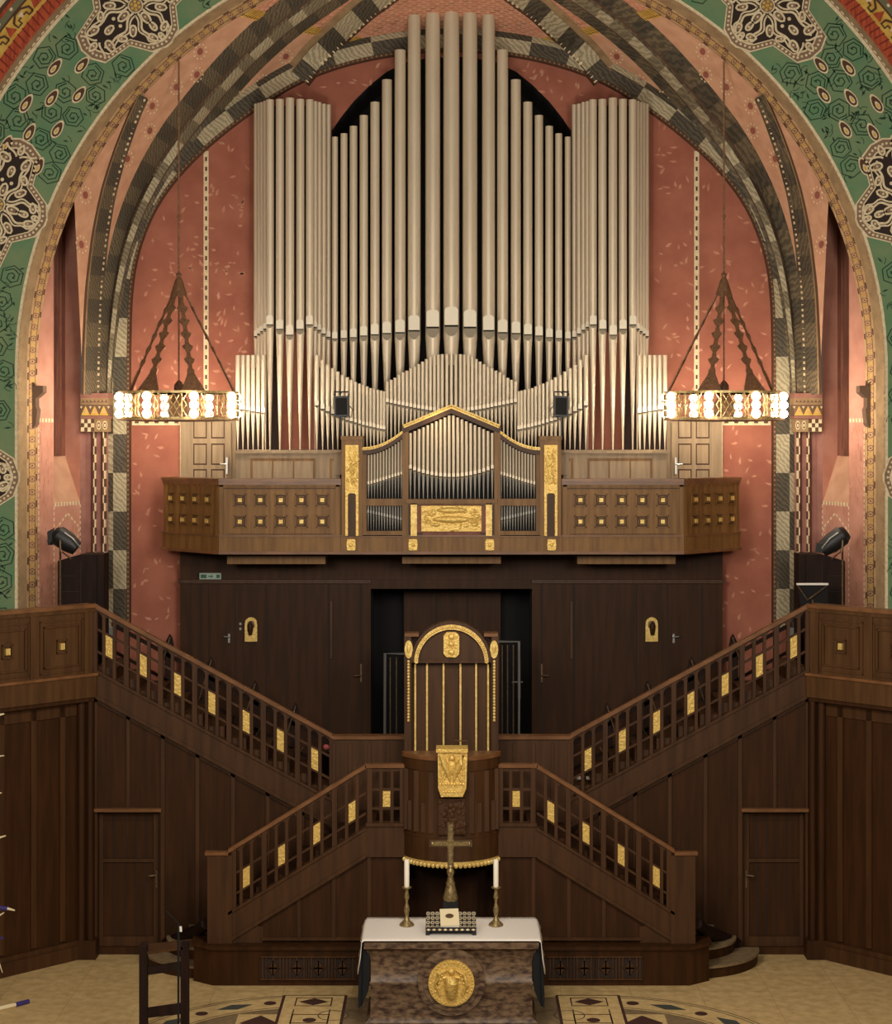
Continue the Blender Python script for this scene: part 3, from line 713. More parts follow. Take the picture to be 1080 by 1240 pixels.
wing=[(383.7,430,491),(390.7,436,495),(397,442,498),(403,446,501),(409,450,504),(415,454,506.5),(420.5,457,508.5),(425.5,460,510),(430.5,462.5,511.5),(435.5,464.5,513),(440,466,514.5),(444.5,468,515.5),(448.8,470,516.5),(453,471,517.5),(457.5,472,518.5),(461.5,473,519.3),(465,474,520)]
for mir,sd in LR:
    mx=lambda v:(2*CX-v) if mir else v
    o=thing('organ_case','%s organ tower of tall rounded tin pipes on a pale oak chest'%sd,'organ',(WX(347,28.8),28.9,WZ(580,28.6)),mirror=mir)
    for i,(x,w,yt,ym,yb) in enumerate(tw): pipe(o,mx(x),w,yt,ym,yb,545.5,28.62+.05*abs(x-351)/12,big=True,n=16)
    for i,(x,w,yt,ym,yb) in enumerate(inn): pipe(o,mx(x),w,yt,ym,yb,545,28.85+.13*i,n=12)
    for i,(x,w,yt,ym,yb) in enumerate(out): pipe(o,mx(x),w,yt,ym,yb,545,28.85+.13*i,n=12)
    for i in range(6): x=288+6.15*i; pipe(o,mx(x),5.3,430,495+i*.9,498+i*.9,545,28.55,n=10)
    for x,t,ym in wing: pipe(o,mx(x),5.6 if x<400 else (4.8 if x<430 else 3.9),t,ym,ym+3,545.5,28.5,n=10)
    b=MB(); b.pp([(322,128),(380,128),(396,134),(396,412),(380,402),(322,402),(313,404),(313,130)],29.5,.04,0); b.build('gap_shade_board',m_blkw,parent=o,mirror=mir)  # deep shade between the tower pipes, put in as a dark board
    b=MB(); b.pp([(288,445),(320,445),(321,402),(337,402),(337,546),(288,546)],29.0,.04,0); b.build('gap_shade_board',m_blkw,parent=o,mirror=mir)  # dark sheet for shade behind the small cluster and on the wall strip
    b=MB(); b.pp([(x_,t_+12) for x_,t_,m__ in wing]+[(465,546),(384,546)],28.68,.03,0); b.build('gap_shade_board',m_blkw,parent=o,mirror=mir)  # dark sheet in place of the shade behind the wing pipes
    b=MB(); Y=28.42
    b.pb(284,411,545,549,Y-.06,1.15,0); b.pb(286,411,549,600,Y,1.0,0)
    b.build('chest',m_pale,parent=o,mirror=mir)
    b=MB()
    for x0,x1,y0,y1 in ((304,381,556,600),(400,411,556,600)): b.pb(x0-1,x1+1,y0-1,y1,Y-.004,.01,1)
    for x0,x1,y0,y1 in ((302,383,552.5,555),(306,329,558.5,600),(331,354.5,558.5,600),(356.5,379,558.5,600),(402,411,558.5,600)):
        b.pb(x0,x1,y0,y1,Y-.02,.02,0)
    b.build('chest_panel',[m_pale,m_oak],parent=o,mirror=mir)

# ------------------------------------------------------------------ gallery doors behind the balcony
for i,(mir,sd) in enumerate(LR):
    Y=29.55
    b=MB(); b.pb(219,286,505,650,Y,.12,0); b.pb(229,280,512,650,Y-.03,.05,1)
    for c,r in ((0,0),(1,0),(0,1),(1,1),(0,2),(1,2)):
        x0=234+c*21.5; y0=(508,537,568)[r]; y1=(531,563,600)[r]
        b.pb(x0,x0+16.5,y0,y1,Y-.034,.01,2); b.pb(x0+1.5,x0+15,y0+1.8,y1-1.8,Y-.045,.02,1)
    d=b.build('door_%d'%(i+1),[m_pale,m_pale,m_dark],kind='structure',mirror=mir); d['label']='%s pale oak panelled door behind the balcony'%sd
    b=MB(); hx=274.5
    b.pb(hx-1,hx+1.2,554,574,Y-.07,.02,0); b.tube([W(hx,562,Y-.08),W(hx,562,Y-.14),W(hx-8,562,Y-.14)],.012,8,0)
    b.build('door_handle',m_steel,parent=d,mirror=mir,label='silver lever handle')

# ------------------------------------------------------------------ organ balcony
YBc=28.0
balc=thing('balcony','curved-ended brown oak organ balcony with rows of gilt-studded square panels','balcony',(0,YBc,WZ(672,YBc)))
Zt,Zp,Zl,Zb=WZ(580.5,YBc),WZ(587,YBc),WZ(648,YBc),WZ(671,YBc)
xc=-WX(828,YBc); d45=math.sqrt(.5)
def T_left(p):                                             # angled end: u to the left, w outward
    u,w,z=p; return (xc-u*d45-w*d45*1.0, YBc+u*d45-w*d45, z)
def parapet(b,x0,x1,T=None):
    b.T=T
    b.box(x0,x1,-.0,.14,Zl,Zt,0)
    b.box(x0,x1,-.06,.2,Zt-.035,Zt+.01,1); b.box(x0,x1,-.035,.18,Zp,Zt-.035,1); b.box(x0,x1,-.02,.16,Zp-.03,Zp,0)
    b.box(x0,x1,-.05,.2,Zl-.02,Zl,1); b.box(x0,x1,-.03,.3,Zb+.045,Zl-.02,0); b.box(x0,x1,-.06,.3,Zb,Zb+.045,1)
    b.T=None
for mir,sd in LR:
    b=MB(); Tf=lambda p:(p[0],YBc+p[1],p[2])
    parapet(b,xc,WX(413,YBc),Tf)
    L=1.42
    b.T=lambda p:T_left((p[0],-p[1],p[2]))
    parapet(b,0,L,b.T)
    b.T=lambda p:(xc-L*d45-(p[0]*0)-p[1]*-.0, 0,0)
    b.T=None
    xe,ye=xc-L*d45,YBc+L*d45
    b.box(xe,xe+.14,ye,YW,Zb,Zt,0)
    b.box(xc,WX(440,YBc),YBc+.1,YW,Zb+.03,Zb+.16,2)
    b.zprism([(xc,YBc+.1),(xe+.05,ye),(xe+.05,YW),(xc,YW)],Zb+.03,Zb+.16,2)
    b.build('parapet',[m_oak,m_rail,m_ddark],parent=balc,mirror=mir)
    # panels
    b=MB(); g=MB()
    def sq(bb,gg,cx,cz,T,wd=.095,hd=.095):
        bb.T=T; gg.T=T
        for a,t,y in ((1.0,.016,-.02),(.62,.012,-.03)):
            w,h=wd*a,hd*a
            bb.box(cx-w,cx+w,y,0,cz+h-t,cz+h,0); bb.box(cx-w,cx+w,y,0,cz-h,cz-h+t,0); bb.box(cx-w,cx-w+t,y,0,cz-h,cz+h,0); bb.box(cx+w-t,cx+w,y,0,cz-h,cz+h,0)
        bb.box(cx-wd,cx+wd,-.004,0,cz-hd,cz+hd,1)
        gg.box(cx-wd*.33,cx+wd*.33,-.045,0,cz-hd*.33,cz+hd*.33,0)
        bb.T=None; gg.T=None
    rows=(WZ(605.5,YBc),WZ(631.5,YBc))
    for px in (290.7,315.5,340.3,365.2,390.4):
        for z in rows: sq(b,g,WX(px,YBc),z,Tf)
    TL=lambda p:T_left((p[0],-p[1],p[2]))
    for k in range(4):
        for z in rows: sq(b,g,.27+k*.315,z,TL)
    b.T=Tf; 
    for x in (268,409): b.box(WX(x,YBc)-.03,WX(x,YBc)+.03,-.02,0,Zl,Zp,0)
    b.box(WX(268,YBc),WX(409,YBc),-.012,0,WZ(592,YBc),WZ(591,YBc),1); b.box(WX(275,YBc),WX(403,YBc),-.012,0,WZ(647,YBc),WZ(646.4,YBc),1)
    b.T=TL
    for x in (.04,L-.06): b.box(x-.04,x+.04,-.02,0,Zl,Zp,0)
    b.T=None
    b.build('square_panel_frame',[m_oak,m_dark],parent=balc,mirror=mir)
    # each gilt stud its own part
    n8=len(g.v)//8
    for i in range(n8):
        q=MB(); q.add(g.v[i*8:i*8+8],[(0,3,2,1),(4,5,6,7),(0,1,5,4),(1,2,6,5),(2,3,7,6),(3,0,4,7)]); q.build('gilt_stud',m_gold2,parent=balc,mirror=mir)
    b=MB(); b.pb(275,394,673,683,YBc+.5,.6,0); b.build('soffit_box',m_oak,parent=balc,mirror=mir)
b=MB(); b.pb(487,606.5,674,682.5,YBc+.5,.6,0); b.build('soffit_box',m_oak,parent=balc)
b=MB(); Tf=lambda p:(p[0],YBc+p[1],p[2]); b.T=Tf; x0,x1=WX(413,YBc),WX(680,YBc)
b.box(x0,x1,-.08,.3,Zl-.02,Zl+.005,1); b.box(x0,x1,-.06,.3,Zb+.045,Zl-.02,0); b.box(x0,x1,-.08,.3,Zb,Zb+.045,1); b.box(x0,x1,.3,1.5,Zb,Zb+.15,2)
b.T=None; b.build('base_beam',[m_oak,m_rail,m_ddark],parent=balc)
for px in (425,500,593,668):
    b=MB(); Y=YBc-.1; b.pp([(px-5,653.5),(px-3,653),(px+3,653),(px+5,653.5),(px+5.5,660),(px+5,666),(px+3,666.5),(px-3,666.5),(px-5,666),(px-5.5,660)],Y,.05,0)
    b.ball(W(px,660,Y+.01),.035,10,0,(1,.6,1)); b.build('gilt_boss',m_gold,parent=balc)

# ------------------------------------------------------------------ choir organ case in the balcony front
YP=27.9
pos=thing('choir_organ','small choir organ with gabled gilt-edged oak frame set in the balcony front','organ',(0,YP,WZ(649,YP)))
def mirr(pts): return [(2*CX-a,c) for a,c in pts]
for mir,sd in LR:
    b=MB()
    b.pb(413.5,439,528,649,YP,.3,0); b.pb(412.5,440,528,532.5,YP-.03,.36,0)
    b.build('tower_post',m_oak,parent=pos,mirror=mir)
    b=MB(); Y=YP-.02
    b.pp([(418,539),(434,539),(434,649),(430.8,649),(430.8,599),(429,597.3),(423,597.3),(421.2,599),(421.2,649),(418,649)],Y-.02,.05,0)
    for i in range(44):                                    # relief on the upper gilt panel
        x=random.uniform(419.5,432.5); y=random.uniform(541,585); r=random.uniform(.012,.03)
        b.ball(W(x,y,Y-.02),r,7,0,(1,.45,random.uniform(.8,1.8)))
    for i in range(9):
        x=random.uniform(420,431);y=random.uniform(545,580); b.tube([W(x,y,Y-.03),W(x+random.uniform(-5,5),y+random.uniform(3,8),Y-.035),W(x+random.uniform(-4,4),y+random.uniform(8,12),Y-.03)],.01,6,0)
    b.pb(418.5,433.5,589,591,Y-.035,.03,0)
    for i in range(8): 
        for xx in (419.6,432.4): b.pb(xx-1.2,xx+1.2,600+i*6.1,604.5+i*6.1,Y-.03,.02,0)
    b.build('gilt_relief_panel',m_gold,parent=pos,mirror=mir)
    b=MB(); b.pb(421.6,430.4,597.6,649,Y-.005,.03,0); b.build('arched_inset',m_dark,parent=pos,mirror=mir)
    b=MB(); b.pb(487,494.5,514,649,YP,.2,0); b.pb(439,444,545,649,YP+.03,.15,0); b.pb(439,487,604,612.5,YP+.02,.2,0); b.pb(439,487,643,649,YP+.02,.2,0); b.pb(494,511,609,649,YP+.03,.15,1); b.pb(504.5,510,612,645,YP+.0,.02,2)
    b.build('frame',[m_oak,m_dark,m_brownr],parent=pos,mirror=mir)
    # concave wing beam
    top=[(487+(439-487)*t,523+20*(1-(1-t)**2.0)) for t in [i/12 for i in range(13)]]
    b=MB()
    b.pp([(x,y+1) for x,y in top]+[(x,y+7.5) for x,y in top[::-1]],YP,.15,0); b.build('wing_beam',m_dark,parent=pos,mirror=mir)
    b=MB(); b.pp([(x,y-1.5) for x,y in top]+[(x,y+2.2) for x,y in top[::-1]],YP-.03,.14,0)
    for (x,y) in resamp(top,16): b.ball(W(x,y+.6,YP-.035),.014,6,0)
    b.build('gilt_edge',m_gold2,parent=pos,mirror=mir)
    # gable beam halves
    b=MB(); b.pp([(546.5,491.5),(546.5,500.5),(489,524.5),(486,520),(486,515.5)],YP-.01,.2,0); b.build('gable_beam',m_dark,parent=pos,mirror=mir)
    b=MB(); b.pp([(546.5,489.5),(546.5,494.5),(489,518.5),(487.5,514.5)],YP-.05,.14,0)
    for (x,y) in resamp([(546.5,492),(489,516.2)],22): b.ball(W(x,y,YP-.055),.016,6,0)
    b.build('gilt_edge',m_gold2,parent=pos,mirror=mir)
    # pipes
    for i in range(12):
        x=446.2+i*3.62; ym=586.5-.9*i if i<4 else 586.5-.9*i-(i-3)*.25; t=min(1,(487-x)/48); yt=523+20*(1-(1-t)**2)+8.5
        pipe(pos,(2*CX-x) if mir else x,2.7,yt,ym,ym+2,605,YP+.12,(m_tin,m_tinf),n=8)
    for i in range(13):
        x=445.8+i*3.3; ym=621+.75*i
        pipe(pos,(2*CX-x) if mir else x,2.1,612,ym,ym+1.5,644,YP+.12,(m_tinf,m_tinf),n=8)
    b=MB(); b.pb(497.3,504.7,609,649,YP-.02,.06,0)
    for i in range(5): b.pb(497,505,611+i*7.4,613+i*7.4,YP-.03,.03,0)
    b.build('gilt_pilaster',m_gold2,parent=pos,mirror=mir)
for i in range(20):
    x=496.9+i*5.22; d=(x-CX)/53; ym=577.5-11.5*d*d; yt=501+24*abs(d)-1+2
    pipe(pos,x,4.1,yt,ym,ym+3,606,YP+.12,(m_tin,m_tinf),n=10)
b=MB(); b.pb(491,602,604.5,609.5,YP-.05,.3,0); b.pb(494,599,609.5,611,YP-.02,.2,0); b.build('pipe_shelf',m_oak,parent=pos)
b=MB(); b.pb(439,654,500,649,YP+.32,.04,0)
b.v=[]; b.f=[]; b.m=[]
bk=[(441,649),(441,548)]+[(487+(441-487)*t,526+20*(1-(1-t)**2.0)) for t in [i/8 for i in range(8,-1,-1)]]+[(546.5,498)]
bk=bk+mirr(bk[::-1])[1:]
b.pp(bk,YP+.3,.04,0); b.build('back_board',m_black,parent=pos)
b=MB(); b.pb(503,590,611,649,YP+.06,.05,0); b.build('relief_surround',m_brownr,parent=pos)
b=MB(); Y=YP+.02; b.pb(509.5,584.5,612.5,643.5,Y,.05,0)
b.ball(W(547,629,Y),.26,20,0,(1.15,.18,.22)); b.ball(W(547,618,Y),.24,16,0,(1.0,.14,.2))
b.pb(538,556,636,642,Y-.02,.03,0)
for i in range(90):
    a=random.uniform(0,6.28); u=random.uniform(.45,1); x=547+36*u*math.cos(a); y=628+14*u*math.sin(a)
    if abs(x-547)<24 and abs(y-628)<7: continue
    b.ball(W(x,y,Y),random.uniform(.012,.035),7,0,(1.5,.5,1))
for k in range(14):
    a0=random.uniform(0,6.28); cx_=547+random.choice((-1,1))*random.uniform(24,33); cy_=628+random.uniform(-9,9)
    b.tube([W(cx_+5*math.cos(a0+j*.6)*(1-j*.12),cy_+4*math.sin(a0+j*.6)*(1-j*.12),Y-.01) for j in range(6)],.012,6,0)
b.build('gilt_relief',m_gold,parent=pos,label='gilded relief with garlands and an oval')

# ------------------------------------------------------------------ small black speakers on poles before the organ
for mir,sd in LR:
    Y=27.98; t=thing('loudspeaker','small black box loudspeaker in front of the %s organ pipes'%sd,'loudspeaker',(WX(413.5,Y+.1),Y+.1,WZ(528,Y)),mirror=mir)
    b=MB(); b.pp([(404.5,480),(422,479),(422.5,504),(404.8,505)],Y,.24,0); b.build('cabinet',m_blk,parent=t,mirror=mir)
    b=MB(); b.pp([(406.5,482),(420,481.5),(420.3,502),(406.8,502.5)],Y-.012,.01,0); b.build('grille',m_black,parent=t,mirror=mir)
    b=MB(); b.tube([W(404.5,479,Y+.1),W(404.5,474.5,Y+.1),W(422,474.5,Y+.1),W(422,479,Y+.1)],.012,6); b.tube([W(413,474.5,Y+.1),W(411,478,Y+.1)],.016,6)
    b.tube([W(422,490,Y+.1),W(427,496,Y+.1),W(425,505,Y+.12),W(413.5,505,Y+.12)],.008,6)
    b.tube([W(413.5,505,Y+.12),W(413.5,528,Y+.12)],.012,8); b.build('bracket',m_blk,parent=t,mirror=mir)

# ------------------------------------------------------------------ wall below the organ balcony
YL=29.4
b=MB()
b.pb(218,449,706,960,YL,.25,0); b.pb(644,875,706,960,YL,.25,0)
b.pb(218,875,660,702,YL+.03,.2,0); b.pb(449,644,702,713,YL,.25,0)
b.pb(216,449,702,706.5,YL-.06,.3,1); b.pb(644,877,702,706.5,YL-.06,.3,1)
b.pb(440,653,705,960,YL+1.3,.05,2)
b.pb(440,653,940,960,YL,1.3,0)
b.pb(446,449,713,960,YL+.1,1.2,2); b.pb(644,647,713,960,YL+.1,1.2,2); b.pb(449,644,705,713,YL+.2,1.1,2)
wl=b.build('wall_lower',[m_ddark,m_dark,m_black],kind='structure'); wl['label']='dark oak boarded wall below the organ balcony with a central opening'
b=MB()
for x in (243,285,322,398,437): 
    for xx in (x,2*CX-x): b.pb(xx-1.0,xx+1.0,708,960,YL-.012,.02,0)
b.build('board_joint',m_groove,parent=wl)
b=MB(); 
for xx in (401,2*CX-401): b.pb(xx-1.5,xx+1.5,728,798,YL-.05,.05,0)
b.build('batten',m_dark,parent=wl)
b=MB(); Yi=YL+1.0
b.pb(489,606,715,960,Yi,.05,0)
for x in (528,566): b.pb(x-.7,x+.7,722,960,Yi-.01,.02,1)
b.build('inner_panel',[m_ddark,m_groove],parent=wl)
for mir,sd in LR:
    Y=YL-.015
    b=MB(); b.pb(285.5,321.5,716,960,Y,.02,0); b.pb(253,284,708,960,Y,.02,0)
    b.build('board_door',m_ddark,parent=wl,mirror=mir)
    b=MB(); hx,hy=277,(771.5)
    b.tube([W(hx,hy,Y),W(hx,hy,Y-.07),W(hx-6,hy-.5,Y-.07)],.013,8); b.pb(hx-1,hx+1.5,hy-4,hy+7,Y-.02,.02,0); b.build('door_handle',m_steel,parent=wl,mirror=mir)
    b=MB(); hx,hy=437,818
    b.tube([W(hx,hy,Y),W(hx,hy,Y-.07),W(hx-8,hy+.5,Y-.07)],.012,8); b.pb(hx-1,hx+1.2,hy-14,hy+8,Y-.02,.02,0); b.build('door_handle',m_bronze,parent=wl,mirror=mir)
    # gilt arched wall shrine lamps
    t=thing('wall_lamp','gilded round-topped wall lamp on dark boards under the %s end of the balcony'%sd,'wall lamp',(WX(304,Y),Y,WZ(777,Y)),mirror=mir)
    arch=[(296.3,777),(296.3,756)]+[(303.8-7.5*math.cos(a),755-7.5*math.sin(a)) for a in [math.pi*j/8 for j in range(1,8)]]+[(311.3,756),(311.3,777)]
    b=MB(); b.pp(arch,Y-.07,.05,0); b.build('back_plate',m_gold2,parent=t,mirror=mir)
    b=MB(); b.pp([(299.3,760),(299.3,757)]+[(303.8-4.6*math.cos(a),756-4.6*math.sin(a)) for a in [math.pi*j/6 for j in range(1,6)]]+[(308.3,757),(308.3,760)],Y-.08,.02,0); b.build('niche',m_bronze,parent=t,mirror=mir)
    b=MB(); b.lathe([(.03,WZ(768,Y)),(.045,WZ(762,Y)),(.05,WZ(757,Y)),(.012,WZ(752,Y))],WX(303.8,Y),Y-.1,10); b.build('lamp_cap',m_ddark,parent=t,mirror=mir)
for y0,w_ in ((754,'upper'),(760,'lower')):
    Y=YL-.015; b=MB(); b.pb(291-1.2,291+1.2,y0,y0+3,Y-.01,.02,0); b.build('light_switch',m_steel,label='%s of two tiny light switches beside the left gilded wall lamp'%w_,cat='switch')
t=thing('exit_sign','small lit exit sign with pale green face above the left end of the dark wall','sign',(WX(254.5,YL),YL-.05,WZ(703,YL)))
b=MB(); b.pb(241.5,267.5,694,701.5,YL-.1,.08,0); b.build('housing',m_sign,parent=t)
b=MB(); b.pb(243,250,695.8,700,YL-.105,.006,0); b.pb(262,266,695.8,700,YL-.105,.006,0)
b.pp([(252,697.4),(255.5,697.4),(255.5,696),(258,698),(255.5,700),(255.5,698.6),(252,698.6)],YL-.105,.006,0)
b.build('pictogram',m_signg,parent=t)

# ------------------------------------------------------------------ chandeliers
for mir,sd in LR:
    Yc=27.6; cx_,cz=WX(216.5,Yc),0; R=.89; z0,z1=WZ(506.5,Yc),WZ(475.5,Yc)
    x0=cx_
    t=thing('chandelier','wrought ring chandelier with clusters of glowing globes hanging on the %s'%sd,'chandelier',(x0,Yc,z0),mirror=mir)
    b=MB()
    for z in (z0,z1):
        b.lathe([(R-.012,z-.018),(R+.012,z-.018),(R+.012,z+.018),(R-.012,z+.018),(R-.012,z-.018)],x0,Yc,64,0)
    for k in range(16):
        a=math.pi*2*(k+.5)/16; b.tube([(x0+R*math.cos(a),Yc+R*math.sin(a),z0),(x0+R*math.cos(a),Yc+R*math.sin(a),z1)],.008,6,0)
    b.build('ring',m_brass,parent=t,mirror=mir,label='double brass hoop')
    def tang(a,u,z,h=0): return (x0+(R+h)*math.sin(a)+u*math.cos(a),Yc-(R+h)*math.cos(a)+u*math.sin(a),z)
    zm=(z0+z1)/2
    for k in range(8):                                     # pierced plates between the lamps
        a=k*math.pi/4; b=MB(); 
        for j in range(-2,3):
            u=j*.1; s_=.045
            for (p,q) in (((u-.045,zm),(u,zm+.07)),((u,zm+.07),(u+.045,zm)),((u+.045,zm),(u,zm-.07)),((u,zm-.07),(u-.045,zm))):
                b.tube([tang(a,p[0],p[1]),tang(a,q[0],q[1])],.007,5,0)
            for sgn in (1,-1): b.tube([tang(a,u-.05,zm+sgn*.17),tang(a,u,zm+sgn*.08),tang(a,u+.05,zm+sgn*.17)],.007,5,0)
        b.build('pierced_plate',m_brass,parent=t,mirror=mir)
    for k in range(8):
        a=(k+.5)*math.pi/4
        for (u,dz) in ((0,.13),(0,0),(0,-.13)):
            b=MB(); b.ball(tang(a,u,zm+dz,.02),.066,12,0); b.build('bulb',m_bulb,parent=t,mirror=mir)
        b=MB(); b.tube([tang(a,-.07,zm+.17,-.03),tang(a,.07,zm-.17,-.03)],.01,6,0); b.tube([tang(a,.07,zm+.17,-.03),tang(a,-.07,zm-.17,-.03)],.01,6,0)
        b.build('lamp_cross',m_brass,parent=t,mirror=mir)
    # suspension
    ztop=WZ(338,Yc)
    for a in [math.radians(q) for q in (22.5,-22.5,112.5,-112.5)]:
        b=MB(); zp=WZ(447,Yc)
        A=Vector((x0+.05*math.sin(a),Yc-.05*math.cos(a),ztop-.12)); B_=Vector(tang(a,0,z1+.02,-.02)); tdir=Vector((math.cos(a),math.sin(a),0))
        def fl(t0,w): p=A.lerp(B_,t0); return tuple(p-tdir*w),tuple(p+tdir*w)
        prof=[(0,.05),(.06,.07),(.10,.03)]
        for j in range(5): c=.14+j*.125; prof+=[(c,.026),(c+.045,.034),(c+.065,.085),(c+.095,.06),(c+.12,.026)]
        prof+=[(.79,.03),(.81,.055),(.84,.05),(1.0,.18 if abs(a)<1 else .05)]
        Lp=[fl(*q)[0] for q in prof]; Rp=[fl(*q)[1] for q in prof]; n=len(prof)
        nrm=Vector((math.sin(a),-math.cos(a),0))*.012
        prof=[(p_,q_*(1 if abs(a)<1 else .62)) for p_,q_ in prof]; Lp=[fl(*q)[0] for q in prof]; Rp=[fl(*q)[1] for q in prof]
        fr=[tuple(Vector(p)+nrm) for p in Lp+Rp]; bk_=[tuple(Vector(p)-nrm) for p in Lp+Rp]
        b.add(fr+bk_,[(i,i+1,n+i+1,n+i) for i in range(n-1)]+[(2*n+i,2*n+n+i,2*n+n+i+1,2*n+i+1) for i in range(n-1)]+[(i,2*n+i,2*n+i+1,i+1) for i in range(n-1)]+[(n+i,n+i+1,3*n+i+1,3*n+i) for i in range(n-1)])
        b.build('leaf_chain',m_iron,parent=t,mirror=mir)
    b=MB(); b.lathe([(.02,ztop+.1),(.05,ztop+.07),(.03,ztop+.03),(.06,ztop-.02),(.09,ztop-.12),(.13,ztop-.24),(.0,ztop-.24)][::-1],x0,Yc,14); b.build('top_hub',m_iron,parent=t,mirror=mir)
    b=MB(); b.tube([(x0,Yc,ztop+.05),(x0,Yc,WZ(74,Yc))],.015,8); b.ball((x0,Yc,WZ(262,Yc)),.03,8); b.build('suspension_rod',m_iron,parent=t,mirror=mir)
    b=MB(); zb=WZ(508,Yc); b.tube([(x0,Yc,ztop-.2),(x0,Yc,WZ(466,Yc))],.012,6); b.lathe([(0,zb-.02),(.14,zb),(.16,zb+.1),(.15,zb+.25),(.09,zb+.36),(.06,zb+.4),(.075,zb+.46),(.07,zb+.53),(.03,zb+.58),(.0,zb+.6)],x0,Yc,16); b.build('censer_finial',m_iron,parent=t,mirror=mir)
    b=MB(); b.lathe([(R+.02,z0-.035),(.55,z0-.05),(.55,z0-.04),(R+.02,z0-.02),(R+.02,z0-.035)],x0,Yc,48); b.build('lower_rim',m_iron,parent=t,mirror=mir)
    for k in range(8):
        a=(k+.5)*math.pi/4; p=tang(a,0,zm,.09); l=bpy.data.lights.new('chandelier_lamp','POINT'); l.energy=E_CH; l.color=(1,.89,.74); l.shadow_soft_size=.06
        o=bpy.data.objects.new('chandelier_lamp',l); C.objects.link(o); o.location=((-p[0] if mir else p[0]),p[1],p[2])

# ------------------------------------------------------------------ side galleries with panelled parapet and wall below
m_gal=mat('gallery_oak', srgb(90,60,30), srgb(72,46,22), 0.5, scale=(12,12,1.0), bump=0.12, spec=.3)
GC=(WX(112,26.45),26.45)
for mir,sd in LR:
    T=lambda p:(GC[0]-p[0]*d45+p[1]*-d45, GC[1]-p[0]*d45+p[1]*d45, p[2])   # u outward, w behind
    zt=WZ(733,26.45); zf=WZ(815,26.45); zb=WZ(845,26.45)
    g=thing('gallery','%s side gallery with brown panelled parapet carried on a boarded wall'%sd,'gallery',(GC[0]-.8,GC[1]-.5,zb),mirror=mir)
    b=MB(T); L=4.2
    b.box(0,L,0,.12,zb,zt,0); b.box(-.03,L,-.05,.2,zt-.03,zt+.02,1); b.box(-.03,L,-.03,.16,zt-.09,zt-.03,0)
    b.box(-.02,L,-.07,.2,zb+.02,zf-.02,0); b.box(-.03,L,-.1,.2,zf-.03,zf+.01,1); b.box(-.0,L,-.04,.2,zb-.04,zb+.02,2)
    b.box(0,L,.1,2.5,zb-.03,zb+.1,2)
    b.T=None; b.box(GC[0]-.2,GC[0]-.0,26.9,29.3,zb-.03,zb+.1,2); b.zprism([(GC[0]-.1,26.5),(GC[0]-.1,29.4),(-8.2,29.4),(-8.2,24.4)],zb-.03,zb+.1,2); b.T=T
    b.build('parapet',[m_gal,m_rail,m_ddark],parent=g,mirror=mir)
    b=MB(T)
    for x in (.08,.98,1.86,2.76,3.64): b.box(x-.07,x+.07,-.02,0,zf,zt-.09,0)
    for c in (.53,1.42,2.31,3.2):
        for a,h,y in ((.36,.38,-.018),(.30,.30,-.03),(.085,.1,-.03)):
            zc=(zf+zt)/2-.06; t=.022
            b.box(c-a,c+a,y,0,zc+h-t,zc+h,0); b.box(c-a,c+a,y,0,zc-h,zc-h+t,0); b.box(c-a,c-a+t,y,0,zc-h,zc+h,0); b.box(c+a-t,c+a,y,0,zc-h,zc+h,0)
    b.build('panel_moulding',m_gal,parent=g,mirror=mir)
    for c in (.53,1.42,2.31,3.2):
        q=MB(T); zc=(zf+zt)/2-.06; q.box(c-.035,c+.035,-.045,0,zc-.045,zc+.045,0); q.build('gilt_stud',m_gold2,parent=g,mirror=mir)
    b=MB(T); w0=.16
    b.box(.0,L,w0,w0+.1,0,zb,0)
    b.build('boarded_wall',m_ddark,parent=g,mirror=mir)
    b=MB(T)
    for u in (.42,.9,1.42,1.94,2.46,2.98,3.5): b.box(u-.045,u+.045,w0-.03,w0,.3,zb-.1,0)
    b.box(0,L,w0-.03,w0,zb-.25,zb-.06,0)
    build_each(b,'stile',m_dark,parent=g,mirror=mir)
    b=MB(T); b.box(.12,L,w0-.08,w0,0,.2,0); b.box(.12,L,w0-.05,w0,.2,.27,0); b.build('plinth',m_dark,parent=g,mirror=mir)
    b=MB(); b.pb(92,102,845,1150,26.42,.2,0); b.pb(103,113,845,1150,26.46,.2,0); b.box(WX(90,26.38),WX(116,26.38),26.36,26.6,0,.28,0)
    b.lathe([(.06,.28),(.06,zb)],WX(98,26.4),26.42,12,0); b.lathe([(.05,.28),(.05,zb)],WX(109,26.44),26.44,12,0)
    b.build('clustered_pilaster',m_ddark,parent=g,mirror=mir)

